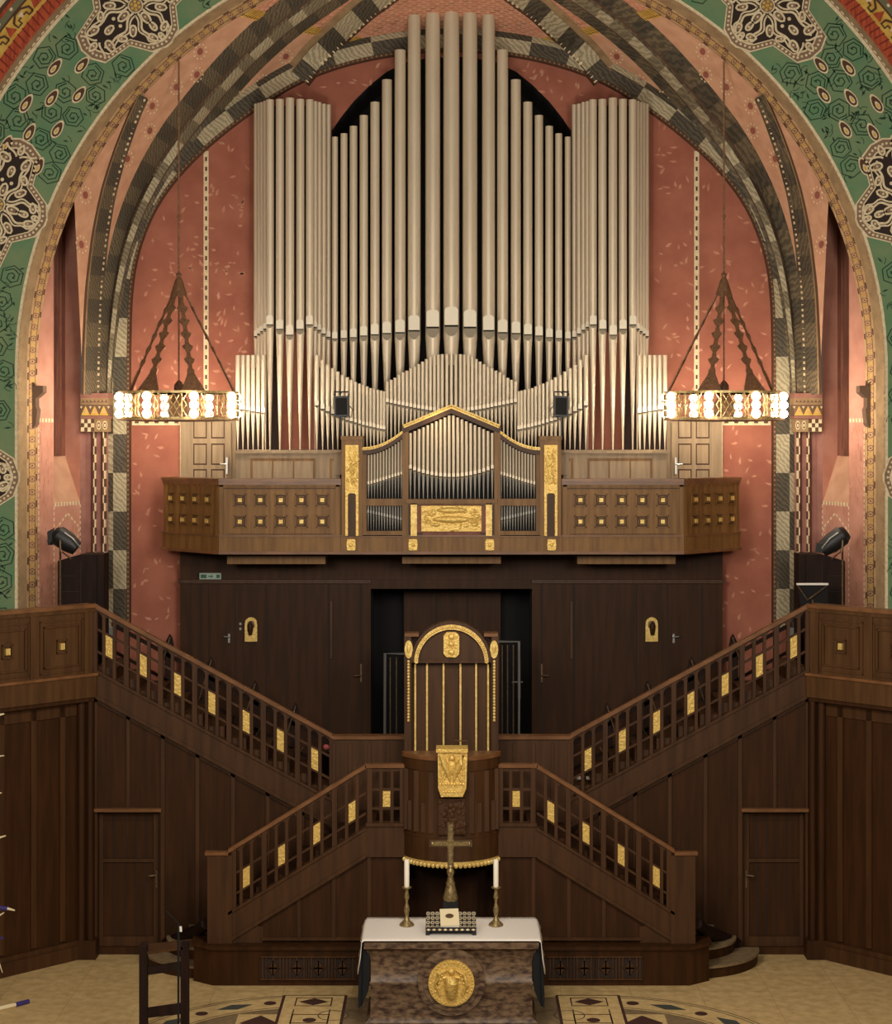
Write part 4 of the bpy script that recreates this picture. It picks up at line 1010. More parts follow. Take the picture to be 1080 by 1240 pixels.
# ------------------------------------------------------------------ staircases
def lattice(th,Y,x0,x1,yr0,yr1,gx,posts,offs_,up=False,mirror=False,end_posts=True):
    """sloping open-work balustrade between picture x0..x1, rail at yr0..yr1"""
    f=lambda x: yr0+(yr1-yr0)*(x-x0)/(x1-x0)
    o1,o2,o3,o4=offs_; dz=.05
    b=MB()
    b.pp([(x0,f(x0)-1.5),(x1,f(x1)-1.5),(x1,f(x1)+2.6),(x0,f(x0)+2.6)],Y-.03,.12,0)
    b.pp([(x0,f(x0)-2.5),(x1,f(x1)-2.5),(x1,f(x1)-1.2),(x0,f(x0)-1.2)],Y-.015,.09,0)
    b.build('handrail',m_rail,parent=th,mirror=mirror)
    b=MB(); b.pp([(x0,f(x0)+o3),(x1,f(x1)+o3),(x1,f(x1)+o4),(x0,f(x0)+o4)],Y,.12,0)
    b.pp([(x0,f(x0)+o3-2),(x1,f(x1)+o3-2),(x1,f(x1)+o3+1.5),(x0,f(x0)+o3+1.5)],Y-.03,.15,1)
    b.pp([(x0,f(x0)+o4-5),(x1,f(x1)+o4-5),(x1,f(x1)+o4),(x0,f(x0)+o4)],Y-.02,.1,1)
    b.build('stringer',[m_dark,m_dark],parent=th,mirror=mirror)
    for x in posts:
        b=MB(); b.pp([(x-3,f(x-3)+1),(x+3,f(x+3)+1),(x+3,f(x+3)+o3),(x-3,f(x-3)+o3)],Y-.012,.09,0); b.build('post',m_dark,parent=th,mirror=mirror)
    for x in gx:
        for d in (-6.4,6.4):
            b=MB(); b.pp([(x+d-1.9,f(x+d-1.9)+1),(x+d+1.9,f(x+d+1.9)+1),(x+d+1.9,f(x+d+1.9)+o3),(x+d-1.9,f(x+d-1.9)+o3)],Y,.06,0); b.build('baluster',m_dark,parent=th,mirror=mirror)
        b=MB(); b.pp([(x-4.1,f(x-4.1)+o1+1.2),(x+4.1,f(x+4.1)+o1+1.2),(x+4.1,f(x+4.1)+o2-1.2),(x-4.1,f(x-4.1)+o2-1.2)],Y-.0,.05,0); b.build('gilt_tablet',m_gold,parent=th,mirror=mirror)
    b=MB()
    for o in (o1,o2):
        b.pp([(x0,f(x0)+o-1.4),(x1,f(x1)+o-1.4),(x1,f(x1)+o+1.4),(x0,f(x0)+o+1.4)],Y+.01,.045,0)
    ys=1 if yr1>yr0 else -1
    for x in gx:                                           # arched spandrels below the handrail
        for c in (x-13.2,x,x+13.2):
            if c-4<x0 or c+4>x1: continue
            b.pp([(c-5,f(c-5)+2),(c+5,f(c+5)+2),(c+5,f(c+5)+9),(c+2.6,f(c+2.6)+5.2),(c,f(c)+4.4),(c-2.6,f(c-2.6)+5.2),(c-5,f(c-5)+9)],Y+.01,.045,0)
    b.build('lattice_rail',m_dark,parent=th,mirror=mirror)
    return f
def stile(b,x,y0,y1,Y,w=2.6,m=0):
    b.pb(x-w,x+w,y0,y1,Y-.03,.03,m)
for mir,sd in LR:
    # ---- upper flight
    Y=26.5
    s=thing('staircase','upper %s staircase with gilt-tablet balustrade climbing from the pulpit landing to the side gallery'%sd,'staircase',(WX(260,Y),Y+.6,0),mirror=mir)
    gx=[132+41.5*i for i in range(7)]; posts=[114.5]+[132+20.75+41.5*i for i in range(7)]
    f=lattice(s,Y,113,402,733.5,891.5,gx,posts,(26,53,78,111),mirror=mir)
    b=MB()                                                 # panelled wall below
    Yw=26.6
    top=lambda x:733.5+.5467*(x-113)+108
    b.pp([(193,top(193)),(488,top(488)),(488,1157),(193,1157)],Yw,.12,0)
    b.pp([(113,top(113)),(193,top(193)),(193,983),(113,983)],Yw,.12,0); b.pb(113,118.5,983,1157,Yw,.12,0)
    b.build('panelled_wall',m_ddark,parent=s,mirror=mir)
    b=MB()
    stile(b,115,top(113),1150,Yw); stile(b,155,top(155),983,Yw,2.2)
    for x in (197,239,282,324,366,408,450): stile(b,x,top(x),1150,Yw,2.4)
    b.pp([(113,top(113)-1),(470,top(470)-1),(470,top(470)+7),(113,top(113)+7)],Yw-.03,.03,0)
    b.pb(197,488,1143,1157,Yw-.04,.04,0)
    build_each(b,'stile',m_dark,parent=s,mirror=mir)
    b=MB(); b.pb(113,195,979.5,983.5,Yw-.09,.1,0); b.build('lintel_moulding',m_rail,parent=s,mirror=mir)
    # steps of the upper flight
    n=11
    b=MB()
    for i in range(n):
        xa=402-(402-113)*i/n; xb_=402-(402-113)*(i+1)/n; yy=891.5-158*(i+1)/n+76
        b.box(WX(xb_,Y),WX(xa,Y),Y+.12,Y+1.25,WZ(yy+14,Y),WZ(yy,Y),0)
    build_each(b,'tread',m_dark,parent=s,mirror=mir)
    # rear guard with pointed posts
    Yr=27.75; b=MB()
    fr=lambda x:733.5+.5467*(x-113)
    for x,hh in ((205,33),(255,36),(308,30),(357,26)):
        yt=fr(x)-16+ (0); b.pp([(x-6,fr(x)+50),(x-6,yt+12),(x,yt),(x+3,yt+4),(x+5,yt+13),(x+5,fr(x)+50)],Yr,.05,0)
    b.pp([(135,fr(135)+8),(400,fr(400)+8),(400,fr(400)+13),(135,fr(135)+13)],Yr,.05,0)
    b.pp([(135,fr(135)+40),(400,fr(400)+40),(400,fr(400)+44),(135,fr(135)+44)],Yr,.05,0)
    b.build('rear_guard',m_blkw,parent=s,mirror=mir)
    b=MB()
    for x in (205,255,308,357): b.tube([W(x-14,fr(x)+36,Yr-.1),W(x+1,fr(x)-12,Yr-.1)],.012,6,0)
    for x in (205,255,308,357): b.tube([W(x+10,fr(x)+38,Yr-.1),W(x-6,fr(x)+62,Yr-.1)],.012,6,0)
    build_each(b,'brace_rod',m_bronze,parent=s,mirror=mir)
    # ---- door in the wall below
    Yd=26.74
    b=MB(); b.pb(116,195,983,1157,Yd,.06,0); b.pb(118.5,192.5,1147,1157,Yd-.1,.1,0)
    b.pb(118.5,125,985,1150,Yd-.03,.03,1); b.pb(186,192.5,985,1150,Yd-.03,.03,1); b.pb(125,186,1040,1044,Yd-.04,.04,1); b.pb(125,186,1134,1150,Yd-.04,.04,1)
    for x in (139,152,165,176): b.pb(x-.6,x+.6,988,1134,Yd-.006,.01,2)
    d=b.build('door_%d'%(3+(1 if mir else 0)),[m_ddark,m_dark,m_groove],kind='structure',mirror=mir); d['label']='dark boarded %s door under the upper staircase'%sd
    b=MB(); hx,hy=189.5,1060
    b.tube([W(hx,hy,Yd-.03),W(hx,hy,Yd-.1),W(hx-9,hy+1,Yd-.1)],.014,8); b.pb(hx-1.2,hx+1.2,hy-6,hy+15,Yd-.05,.02,0); b.build('door_handle',m_bronze,parent=d,mirror=mir)
    # ---- lower flight
    Y=25.3
    s=thing('staircase','lower %s staircase with gilt-tablet balustrade climbing from the floor towards the pulpit'%sd,'staircase',(WX(350,Y),Y+.5,0),mirror=mir)
    gx=[298.3+42.6*i for i in range(4)]; posts=[283]+[319.8+42.6*i for i in range(4)]
    lattice(s,Y,276,443,1031,928,gx,posts,(32,57,76,111),mirror=mir)
    # level bay next to the pulpit
    b=MB(); b.pp([(442,925.5),(490,925.5),(490,930),(442,930)],Y-.03,.12,0); b.build('handrail',m_rail,parent=s,mirror=mir)
    b=MB(); b.pb(468-4.4,468+4.4,958,977,Y,.05,0); b.build('gilt_tablet',m_gold,parent=s,mirror=mir)
    b=MB()
    for x in (461.5,474.5): b.pb(x-1.9,x+1.9,929,1000,Y,.06,0)
    for y in (956,979): b.pb(447,488,y-1.5,y+1.5,Y+.01,.05,0)
    b.pb(447,488,929,934,Y+.01,.05,0); b.pb(484,490,929,1000,Y-.01,.08,0); b.build('lattice_rail',m_dark,parent=s,mirror=mir)
    b=MB(); b.pb(443,490,998,1038,Y,.12,0); b.pb(443,490,997,1001,Y-.03,.15,1); b.build('landing_fascia',[m_dark,m_dark],parent=s,mirror=mir)
    # newel block
    b=MB(); b.pb(251,281,1036,1150,Y-.03,.32,0); b.pb(248,276,1032,1036,Y-.05,.1,1); b.build('newel',[m_dark,m_rail],parent=s,mirror=mir)
    # panels below
    b=MB(); Yw=Y+.06
    b.pp([(281,1100),(443,1001),(490,1001),(490,1152),(281,1152)],Yw,.08,0)
    b.build('panelled_side',m_ddark,parent=s,mirror=mir)
    b=MB()
    for x,y0 in ((362,1085),(404,1062),(447,1036)): stile(b,x,y0,1140,Yw,2.4)
    b.pb(316,490,1135.5,1139,Yw-.06,.06,0); b.pb(316,319,1122,1139,Yw-.03,.03,0); b.pp([(281,1100),(318,1124),(318,1150),(281,1150)],Yw-.04,.04,0)
    build_each(b,'stile',m_dark,parent=s,mirror=mir)
    b=MB()
    for i in range(7):
        xa=285+24*i; yy=1031-.617*24*(i+1)+76
        b.box(WX(xa,Y),WX(xa+24,Y),Y+.14,Y+1.2,WZ(yy+14,Y),WZ(yy,Y),0)
    build_each(b,'tread',m_ddark,parent=s,mirror=mir)
    # base with grille
    b=MB(); Yb_=25.15
    x0,x1=WX(258,Yb_),0
    zt=WZ(1150,Yb_)
    b.zprism([(x0,Yb_),(x0-.3,Yb_+.22),(x0-.3,Yb_+.5),(WX(400,Yb_),Yb_+1.1),(0,Yb_+1.1),(0,Yb_)],0,zt,0)
    b.zprism([(x0-.02,Yb_-.04),(x0-.34,Yb_+.2),(x0-.34,Yb_+.5),(0,Yb_+.6),(0,Yb_-.04)],zt-.0,zt+.05,1)
    b.build('base',[m_ddark,m_ddark],parent=s,mirror=mir)
    b=MB(); b.pb(315,431,1159,1186,Yb_-.01,.02,0); b.build('grille_recess',m_groove,parent=s,mirror=mir)
    b=MB()
    for x0_ in (317,346,372,401):
        w=27
        for q in (1,5,w-5,w-1): b.pb(x0_+q-.9,x0_+q+.9,1160,1185,Yb_-.03,.03,0)
        c=x0_+w/2; b.pp([(c-6,1172.5),(c,1163),(c+6,1172.5),(c,1182)],Yb_-.03,.02,0); b.pb(x0_+5,x0_+w-5,1171.6,1173.4,Yb_-.03,.02,0); b.pb(c-.7,c+.7,1160,1185,Yb_-.03,.02,0)
    b.pb(315,431,1158,1160,Yb_-.04,.04,0); b.pb(315,431,1185,1187,Yb_-.04,.04,0)
    b.build('carved_grille',m_dark,parent=s,mirror=mir)
    # curved stone steps wrapping the newel
    xn=WX(262,25.5)
    for i,(ru,ro,z) in enumerate(((1.15,1.0,.17),(.82,.72,.34),(.5,.45,.5))):
        b=MB(); pts=[(xn-ru*math.cos(a)+.0,26.45-ro*math.sin(a)) for a in [math.pi/2*j/12 for j in range(13)]]+[(xn+.3,26.45-ro),(xn+.3,26.45)]
        b.zprism(pts,z-.17,z-.03,0); b.zprism([(p[0]-(.02 if p[0]<xn else 0),p[1]-.02) for p in pts],z-.03,z,1)
        b.build('step',[m_ddark,m_fgrey],parent=s,mirror=mir)
    b=MB(); b.tube([(WX(250,25.4),25.45,.78),(WX(240,25.7),25.75,.60),(WX(226,26.1),26.15,.42),(WX(208,26.45),26.45,.22),(WX(200,26.5),26.5,.18)],[.09,.09,.1,.11,.1],8,0); b.build('curved_curb',m_blkw,parent=s,mirror=mir)
    b=MB(); b.box(WX(196,26.5),WX(206,26.5),26.4,26.6,0,.24,0); b.build('curb_block',m_blkw,parent=s,mirror=mir)
# landing behind the pulpit
land=thing('landing','dark panelled landing parapet between the two upper staircases behind the pulpit','landing',(0,26.6,1.9))
Y=26.5
for mir,sd in LR:
    b=MB(); b.pb(403,492,893,1010,Y,.12,0)
    for x in (404,424,447,470): stile(b,x,900,1005,Y,2,1)
    b.build('panel',[m_dark,m_dark],parent=land,mirror=mir)
    b=MB(); b.pp([(400,890),(404,891.5),(490,891.5),(490,895.5),(403,895.5),(399,893)],Y-.04,.2,0); b.build('top_rail',m_rail,parent=land,mirror=mir)
b=MB(); b.box(WX(402,Y),-WX(402,Y),Y+.12,29.4,2.0,2.15,0); b.box(WX(488,Y),-WX(488,Y),25.5,Y+.12,2.0,2.15,0)
b.build('landing_floor',m_ddark,parent=land)
b=MB(); b.pb(485,608,1030,1157,26.3,.1,0); b.build('wall_panel',m_ddark,parent=land)

# tubular frames in the opening behind the pulpit
t=thing('instrument_frame','thin silver tubular frame standing left of the pulpit back in the dark opening','frame',(WX(478,28.6),28.6,2.15))
Y=28.6; b=MB(); b.tube([W(466,935,Y),W(466,791.5,Y),W(500,791.5,Y)],.025,8); b.build('tube',m_steel,parent=t)
b=MB()
for x in (472.5,480): b.tube([W(x,935,Y),W(x,796,Y)],.012,6)
build_each(b,'hanging_bar',m_bronze,parent=t)
t=thing('instrument_frame','thin silver tubular frame standing right of the pulpit back in the dark opening','frame',(WX(618,28.6),28.6,2.15))
b=MB(); b.tube([W(594,777,Y),W(628.5,777,Y),W(628.5,846,Y)],.025,8); b.tube([W(628.5,846,Y),W(628,935,Y)],.02,8); b.tube([W(620,826,Y),W(633,826,Y)],.014,6); b.build('tube',m_steel,parent=t)
b=MB()
for x in (608,614.5,621.5): b.tube([W(x,935,Y),W(x,781,Y)],.012,6)
build_each(b,'hanging_bar',m_bronze,parent=t)

# ------------------------------------------------------------------ pulpit
pul=thing('pulpit','round-fronted dark oak pulpit with gilded lectern plaque and scalloped gilt lower edge','pulpit',(0,25.2,WZ(1050,25)))
def arcplan(hw,sag,Y0,n=20):
    R=(hw*hw+sag*sag)/(2*sag); a=math.asin(min(1,hw/R)); return [(R*math.sin(-a+2*a*i/n),Y0+(R*math.cos(a))-R*math.cos(-a+2*a*i/n)+ (0)) for i in range(n+1)]
def drum(b,hw,z0,z1,m=0,sag=.4,Y0=25.3,n=20,back=25.35):
    p=arcplan(hw,sag,Y0,n); b.zprism(p+[(hw,back),(-hw,back)],z0,z1,m)
Ym=25.0
z=lambda y:WZ(y,Ym)
b=MB(); drum(b,.655,z(1042),z(932)); b.build('body',m_dark,parent=pul)
b=MB(); drum(b,.69,z(920),z(914.5),0,.42); drum(b,.675,z(933),z(920),1,.41); b.build('rim',[m_rail,m_dark],parent=pul)
b=MB(); drum(b,.665,z(1014),z(1011),0,.405); b.build('lower_moulding',m_dark,parent=pul)
b=MB()
pl=arcplan(.66,.4,25.3,40)
for i in (2,7,13,27,33,38):
    x,y=pl[i]; b.box(x-.035,x+.035,y-.02,y+.03,z(1008),z(934),0)
for i in (4,10,30,36):
    x,y=pl[i]; b.box(x-.03,x+.03,y-.012,y+.03,z(1008),z(972),0)
build_each(b,'vertical_fillet',m_dark,parent=pul)
b=MB()
drum(b,.655,z(1047),z(1042),0,.42,25.3)
pl=arcplan(.655,.43,25.3,26)
for x,y in pl: b.ball((x,y,z(1046.5)),.028,8,0,(1.1,.8,1.2))
b.build('gilt_scallop_edge',m_gold2,parent=pul)
b=MB(); Yp=24.74
b.pp([(530,911),(566,911),(564.5,955),(560,965),(534,965),(530.5,955)],Yp,.1,0); b.pb(528,566.5,907,911.5,Yp-.05,.3,0)
cx_=547.2
for sx in (-1,1):
    b.tube([W(cx_+sx*2,946,Yp),W(cx_+sx*5,935,Yp-.02),W(cx_+sx*9,925,Yp-.03),W(cx_+sx*13,914,Yp-.01)],[.015,.04,.045,.03],8,0)
    for k in range(4): b.tube([W(cx_+sx*(5+k*2.2),933-k*5,Yp),W(cx_+sx*(11+k*1.2),946-k*7,Yp-.015)],.014,6,0)
    b.tube([W(cx_+sx*13,916,Yp),W(cx_+sx*14.5,935,Yp),W(cx_+sx*14,952,Yp)],.014,6,0)
b.ball(W(cx_,928,Yp),.07,10,0,(.9,.6,1.8)); b.ball(W(cx_,918,Yp-.02),.045,10,0)
for k in range(9): b.ball(W(533+k*3.5,949.5,Yp),.022,6,0); 
for k in range(7): b.ball(W(536.5+k*3.5,959,Yp),.018,6,0)
b.build('gilt_lectern_plaque',m_gold,parent=pul,label='gilded relief of a bird with raised wings')
b=MB()
for i in range(60):
    b.ball(W(random.uniform(532,562),random.uniform(969,1009),24.86),random.uniform(.02,.045),7,0,(1,.6,1))
b.pb(531,563,967,1011,24.86,.12,0)
b.build('carved_foliage',m_dark,parent=pul)
# high back
Yk=25.75
b=MB(); b.pb(489.5,603.5,770,1000,Yk+.16,.06,0); b.build('back_board',m_dark,parent=pul)
for mir,sd in LR:
    b=MB(); b.pb(489.5,498,770,925,Yk-.02,.2,0); b.pb(490,507,767,771,Yk-.04,.24,1); b.build('back_post',[m_dark,m_rail],parent=pul,mirror=mir)
    b=MB(); b.pp([(494.8+5.0*math.cos(a),786.5+11*math.sin(a)) for a in [2*math.pi*j/14 for j in range(14)]],Yk-.06,.04,0)
    b.ball(W(494.8,786,Yk-.05),.04,10,0,(.8,.5,1.9))
    for k in range(20): b.ball(W(494.6,801+k*3.75,Yk-.04),.021,7,0,(1,.7,1.1))
    b.build('gilt_tassel',m_gold2,parent=pul,mirror=mir)
R_=[(CX-49*math.cos(a),802-49.5*math.sin(a)) for a in [math.pi*j/24 for j in range(25)]]
Ri=[(CX-45*math.cos(a),802-45.5*math.sin(a)) for a in [math.pi*j/24 for j in range(25)]]
Rg=[(CX-40.5*math.cos(a),803-40.5*math.sin(a)) for a in [math.pi*j/24 for j in range(25)]]
b=MB(); b.pp(R_+Ri[::-1],Yk-.06,.22,0); b.build('arched_hood',m_dark,parent=pul)
b=MB(); b.pp(Ri+Rg[::-1],Yk-.08,.2,0)
for x,y in resamp([((a[0]+c[0])/2,(a[1]+c[1])/2) for a,c in zip(Ri,Rg)],44): b.ball(W(x,y,Yk-.08),.018,6,0)
b.build('gilt_arch',m_gold2,parent=pul)
b=MB(); b.pp(Rg,Yk,.1,0); b.pb(498,595,799,803,Yk-.02,.1,0); b.build('tympanum',m_dark,parent=pul)
b=MB(); b.pp([(541,765.5),(552,765.5),(556,770),(556,792),(552,796),(541,796),(537,792),(537,770)],Yk-.05,.06,0)
for p in ((546.5,771),(546.5,790),(546.5,780)): b.ball(W(*p,Yk-.05),.045,10,0,(1.1,.5,1))
for k in range(6): b.ball(W(541+2.2*k,784,Yk-.05),.015,6,0)
b.build('gilt_cartouche',m_gold,parent=pul)
b=MB()
for x in (502.8,517,537,557.5,576.5,591): b.pb(x-1.1,x+1.1,803,922,Yk+.09,.05,0)
build_each(b,'gilt_strip',m_gold2,parent=pul)
b=MB()
for x0_,x1_ in ((503,517),(517,537),(557.5,576.5)): b.pb(x0_+1.1,x1_-1.1,806,925,Yk+.13,.03,0)
build_each(b,'back_slat',m_dark,parent=pul)
b=MB(); b.tube([W(566,915,25.2),W(566,897,25.2),W(550,897,25.2)],.012,6,0); b.build('microphone_arm',m_bronze,parent=pul)

# ------------------------------------------------------------------ altar
Y0,Y1=23.25,24.35; Za=1.15
alt=thing('altar','brown marble altar block with a round gilded medallion','altar',(0,(Y0+Y1)/2,0))
hx=1.12
prof=[(1.07,0),(1.10,0),(1.10,.10),(1.07,.13),(1.04,.15),(1.04,.22),(1.035,.55),(1.05,.57),(1.05,.60),(1.035,.62),(1.035,.88),(1.05,.94),(1.08,1.0),(1.10,1.04),(1.12,1.05),(1.12,1.13)]
b=MB(); yc=(Y0+Y1)/2; hy=(Y1-Y0)/2
vs=[]
for w,zz in prof:
    d=1.12-w; a=hy-d; vs+=[(-w,yc-a,zz),(w,yc-a,zz),(w,yc+a,zz),(-w,yc+a,zz)]
n=len(prof); b.add(vs,[(i*4+j,i*4+(j+1)%4,(i+1)*4+(j+1)%4,(i+1)*4+j) for i in range(n-1) for j in range(4)]+[(0,3,2,1),(4*n-4,4*n-3,4*n-2,4*n-1)])
b.build('altar_block',m_astone,parent=alt)
Zc=WZ(1190,Y0)
def disc(b,r,y0,y1,m=0,n=40): b.prism([(r*math.cos(2*math.pi*j/n),Zc+r*math.sin(2*math.pi*j/n)) for j in range(n)],y0,y1,m)
b=MB(); disc(b,.43,Y0+.02,Y0+.16); disc(b,.36,Y0,Y0+.05); b.build('medallion_surround',m_astone,parent=alt)
b=MB(); disc(b,.295,Y0-.03,Y0+.03)
for j in range(40): a=2*math.pi*j/40; b.ball((.27*math.cos(a),Y0-.03,Zc+.27*math.sin(a)),.014,6,0)
b.tube([(0,Y0-.03,Zc-.17),(0,Y0-.06,Zc-.1),(0,Y0-.065,Zc),(0,Y0-.03,Zc+.06)],[.06,.075,.085,.095],10,0)
b.tube([(-.11,Y0-.04,Zc+.07),(.11,Y0-.04,Zc+.07)],.018,6,0)
for sx in (-1,1):
    b.tube([(sx*.14,Y0-.03,Zc-.15),(sx*.2,Y0-.045,Zc-.02),(sx*.16,Y0-.04,Zc+.12),(sx*.06,Y0-.04,Zc+.18)],[.02,.028,.028,.02],7,0)
    for k in range(5): b.ball((sx*(.12+.02*k),Y0-.03,Zc+.1-.05*k),.02,6,0)
b.ball((0,Y0-.035,Zc+.15),.045,8,0); b.build('gilt_medallion',m_gold,parent=alt,label='round gilded medallion with a vessel in relief')
# cloths
def cloth(b,hw,drop0,drop1,y0,y1,zz,m,thick=.006,sideslope=.05):
    n=10; rows=[]
    for j in range(n+1):
        y=y0+(y1-y0)*j/n; wob=.01*math.sin(j*1.9)
        d=drop0+(drop1-drop0)*j/n
        rows.append([(-hw-sideslope-wob,y,zz-d),(-hw-sideslope*.5+wob*.5,y,zz-d*.5),(-hw-.012,y,zz-.015),(-hw+.02,y,zz+thick),(0,y,zz+thick),(hw-.02,y,zz+thick),(hw+.012,y,zz-.015),(hw+sideslope*.5+wob*.5,y,zz-d*.5),(hw+sideslope+wob,y,zz-d)])
    k=9; b.add([p for r_ in rows for p in r_],[(j*k+i,j*k+i+1,(j+1)*k+i+1,(j+1)*k+i) for j in range(n) for i in range(k-1)],m)
b=MB(); cloth(b,1.125,.88,.82,Y0+.02,Y1,Za-.015,0,.004,.03); 
for q in ([(436,1144),(447,1144),(447.5,1175),(446,1200),(440,1214),(434,1222),(433.5,1205),(435,1180)],):
    b.pp(q,23.30,.12,0); b.pp(mirr(q),23.30,.12,0)
b.build('altar_cloth',m_clothb,label='black cloth hanging down both short sides of the altar under the white one',cat='cloth',recalc=False)
b=MB(); cloth(b,1.14,.42,.12,Y0-.01,Y1+.01,Za,0,.01,.06)
b.v=[(x*(1.0 if y>23.6 else 1),y,zz) for x,y,zz in b.v]
o=b.build('altar_cloth',m_cloth,label='white linen cloth spread over the altar top',cat='cloth',recalc=False)
sm_=o.modifiers.new('thickness','SOLIDIFY'); sm_.thickness=.008
# candlesticks and candles
ZT=Za+.012
for mir,sd in LR:
    Yc=23.95; x=WX(492.5,Yc)
    t=thing('candlestick','aged brass candlestick on the %s of the altar cloth'%sd,'candlestick',(x,Yc,ZT),mirror=mir)
    zz=lambda y:WZ(y,Yc)
    b=MB(); b.lathe([(.095,ZT),(.098,ZT+.012),(.085,ZT+.03),(.05,ZT+.06),(.028,ZT+.1),(.02,ZT+.13)],x,Yc,20); b.build('foot',m_brass,parent=t,mirror=mir)
    b=MB(); b.lathe([(.02,ZT+.12),(.028,ZT+.16),(.04,ZT+.20),(.032,ZT+.25),(.018,ZT+.3),(.02,ZT+.34),(.036,ZT+.37),(.03,ZT+.41),(.022,ZT+.44),(.026,ZT+.49)],x,Yc,16); b.build('stem',m_brass,parent=t,mirror=mir)
    b=MB(); b.lathe([(.02,ZT+.485),(.06,ZT+.495),(.063,ZT+.505),(.04,ZT+.51),(.03,ZT+.51)],x,Yc,20); b.build('drip_pan',m_brass,parent=t,mirror=mir)
    b=MB(); b.lathe([(.034,ZT+.51),(.034,ZT+.86),(.028,ZT+.87),(.004,ZT+.872)],x,Yc,16,0); b.tube([(x,Yc,ZT+.87),(x,Yc,ZT+.885)],.003,5,1)
    b.build('candle',[m_wax,m_black],mirror=mir,label='thick white candle standing in the %s brass candlestick'%sd,cat='candle')
# altar cross
Yx=24.18; t=thing('altar_cross','bronze standing cross on a bell-shaped foot at the back of the altar','cross',(0,Yx,ZT))
x=WX(545.5,Yx); zz=lambda y:WZ(y,Yx)
b=MB(); b.box(x-.1,x+.1,Yx-.08,Yx+.08,ZT,zz(1090)); b.build('black_block',m_blk,parent=t)
b=MB(); b.lathe([(.095,zz(1090)),(.1,zz(1087)),(.075,zz(1078)),(.045,zz(1066)),(.04,zz(1062))],x,Yx,20)
b.lathe([(.06,zz(1070.5)),(.06,zz(1068.5))],x,Yx,16)
b.lathe([(.035,zz(1068)),(.03,zz(1062)),(.052,zz(1057)),(.05,zz(1054)),(.03,zz(1051)),(.04,zz(1049.5)),(.03,zz(1047))],x,Yx,16); b.build('foot',m_brass,parent=t)
b=MB(); b.box(x-.042,x+.042,Yx-.02,Yx+.02,zz(1048),zz(996)); b.box(WX(520,Yx),WX(571.5,Yx),Yx-.018,Yx+.018,zz(1025),zz(1017.5)); b.build('cross_arms',m_bronze,parent=t)
b=MB(); b.box(x-.026,x+.026,Yx-.03,Yx,zz(1046),zz(998)); b.box(WX(522.5,Yx),WX(569,Yx),Yx-.03,Yx,zz(1023.5),zz(1019)); b.box(x-.045,x+.045,Yx-.034,Yx,zz(1026),zz(1016.5))
for px in (523.5,568): b.ball(W(px,1021.3,Yx-.03),.02,7)
b.build('inlay',m_brass,parent=t)
# book stand and book
Ys=23.62; t=thing('book_stand','small sloping book stand with black and cream lattice on the altar cloth','book stand',(0,Ys,ZT))
xa,xb_=WX(515.5,Ys-.1),WX(576.5,Ys-.1)
Tt=lambda p:(p[0],Ys-.13+p[1]*.93,ZT+.07+p[1]*.62+p[2])
b=MB(); b.T=Tt; b.box(xa,xb_,0,.27,-.02,0,0); b.T=None; b.box(xa,xb_,Ys-.15,Ys-.12,ZT+.05,ZT+.1,0); b.box(xa,xa+.05,Ys-.14,Ys+.1,ZT,ZT+.06,0); b.box(xb_-.05,xb_,Ys-.14,Ys+.1,ZT,ZT+.06,0); b.box(xa,xb_,Ys+.08,Ys+.1,ZT+.02,ZT+.19,0)
b.build('frame',m_blk,parent=t)
b=MB(); gg=lambda u,v,h:Tt((u,v,h)); nx=11
for i in range(nx):
    for j in range(4):
        cx_=xa+(xb_-xa)*(i+.5)/nx; cy_=.27*(j+.5)/4
        b.rib(circ(cx_,cy_,.022,.024,6),.008,gg,0,True,h1=.004); b.flat(circ(cx_,cy_,.006,.007,5),gg,0,.004)
for i in range(9): cx_=xa+(xb_-xa)*(i+.5)/9; b.add([(cx_-.028,Ys-.152,ZT+.075),(cx_,Ys-.152,ZT+.06),(cx_+.028,Ys-.152,ZT+.075),(cx_,Ys-.152,ZT+.09)],[(0,1,2,3)],0)
b.build('lattice_inlay',m_cream,parent=t,recalc=False)
t=thing('book','cream book with a dark oval emblem lying on the sloping stand','book',(WX(545,Ys),Ys,ZT+.1))
T2=lambda p:Tt((WX(545,Ys-.1)+p[0]*math.cos(.06)-p[1]*math.sin(.06),.015+p[1]+p[0]*.04,p[2]))
b=MB(T2); b.box(-.122,.122,0,.25,.005,.012); b.box(-.122,.122,0,.25,.035,.042); b.build('cover',m_page,parent=t)
b=MB(T2); b.box(-.115,.115,.005,.245,.012,.035); b.build('pages',m_cloth,parent=t)
b=MB(); g5=lambda u,v,h:T2((u,v,h)); b.flat(circ(0,.14,.055,.035,16),g5,0,.0435); b.build('emblem',m_bronze,parent=t,recalc=False)

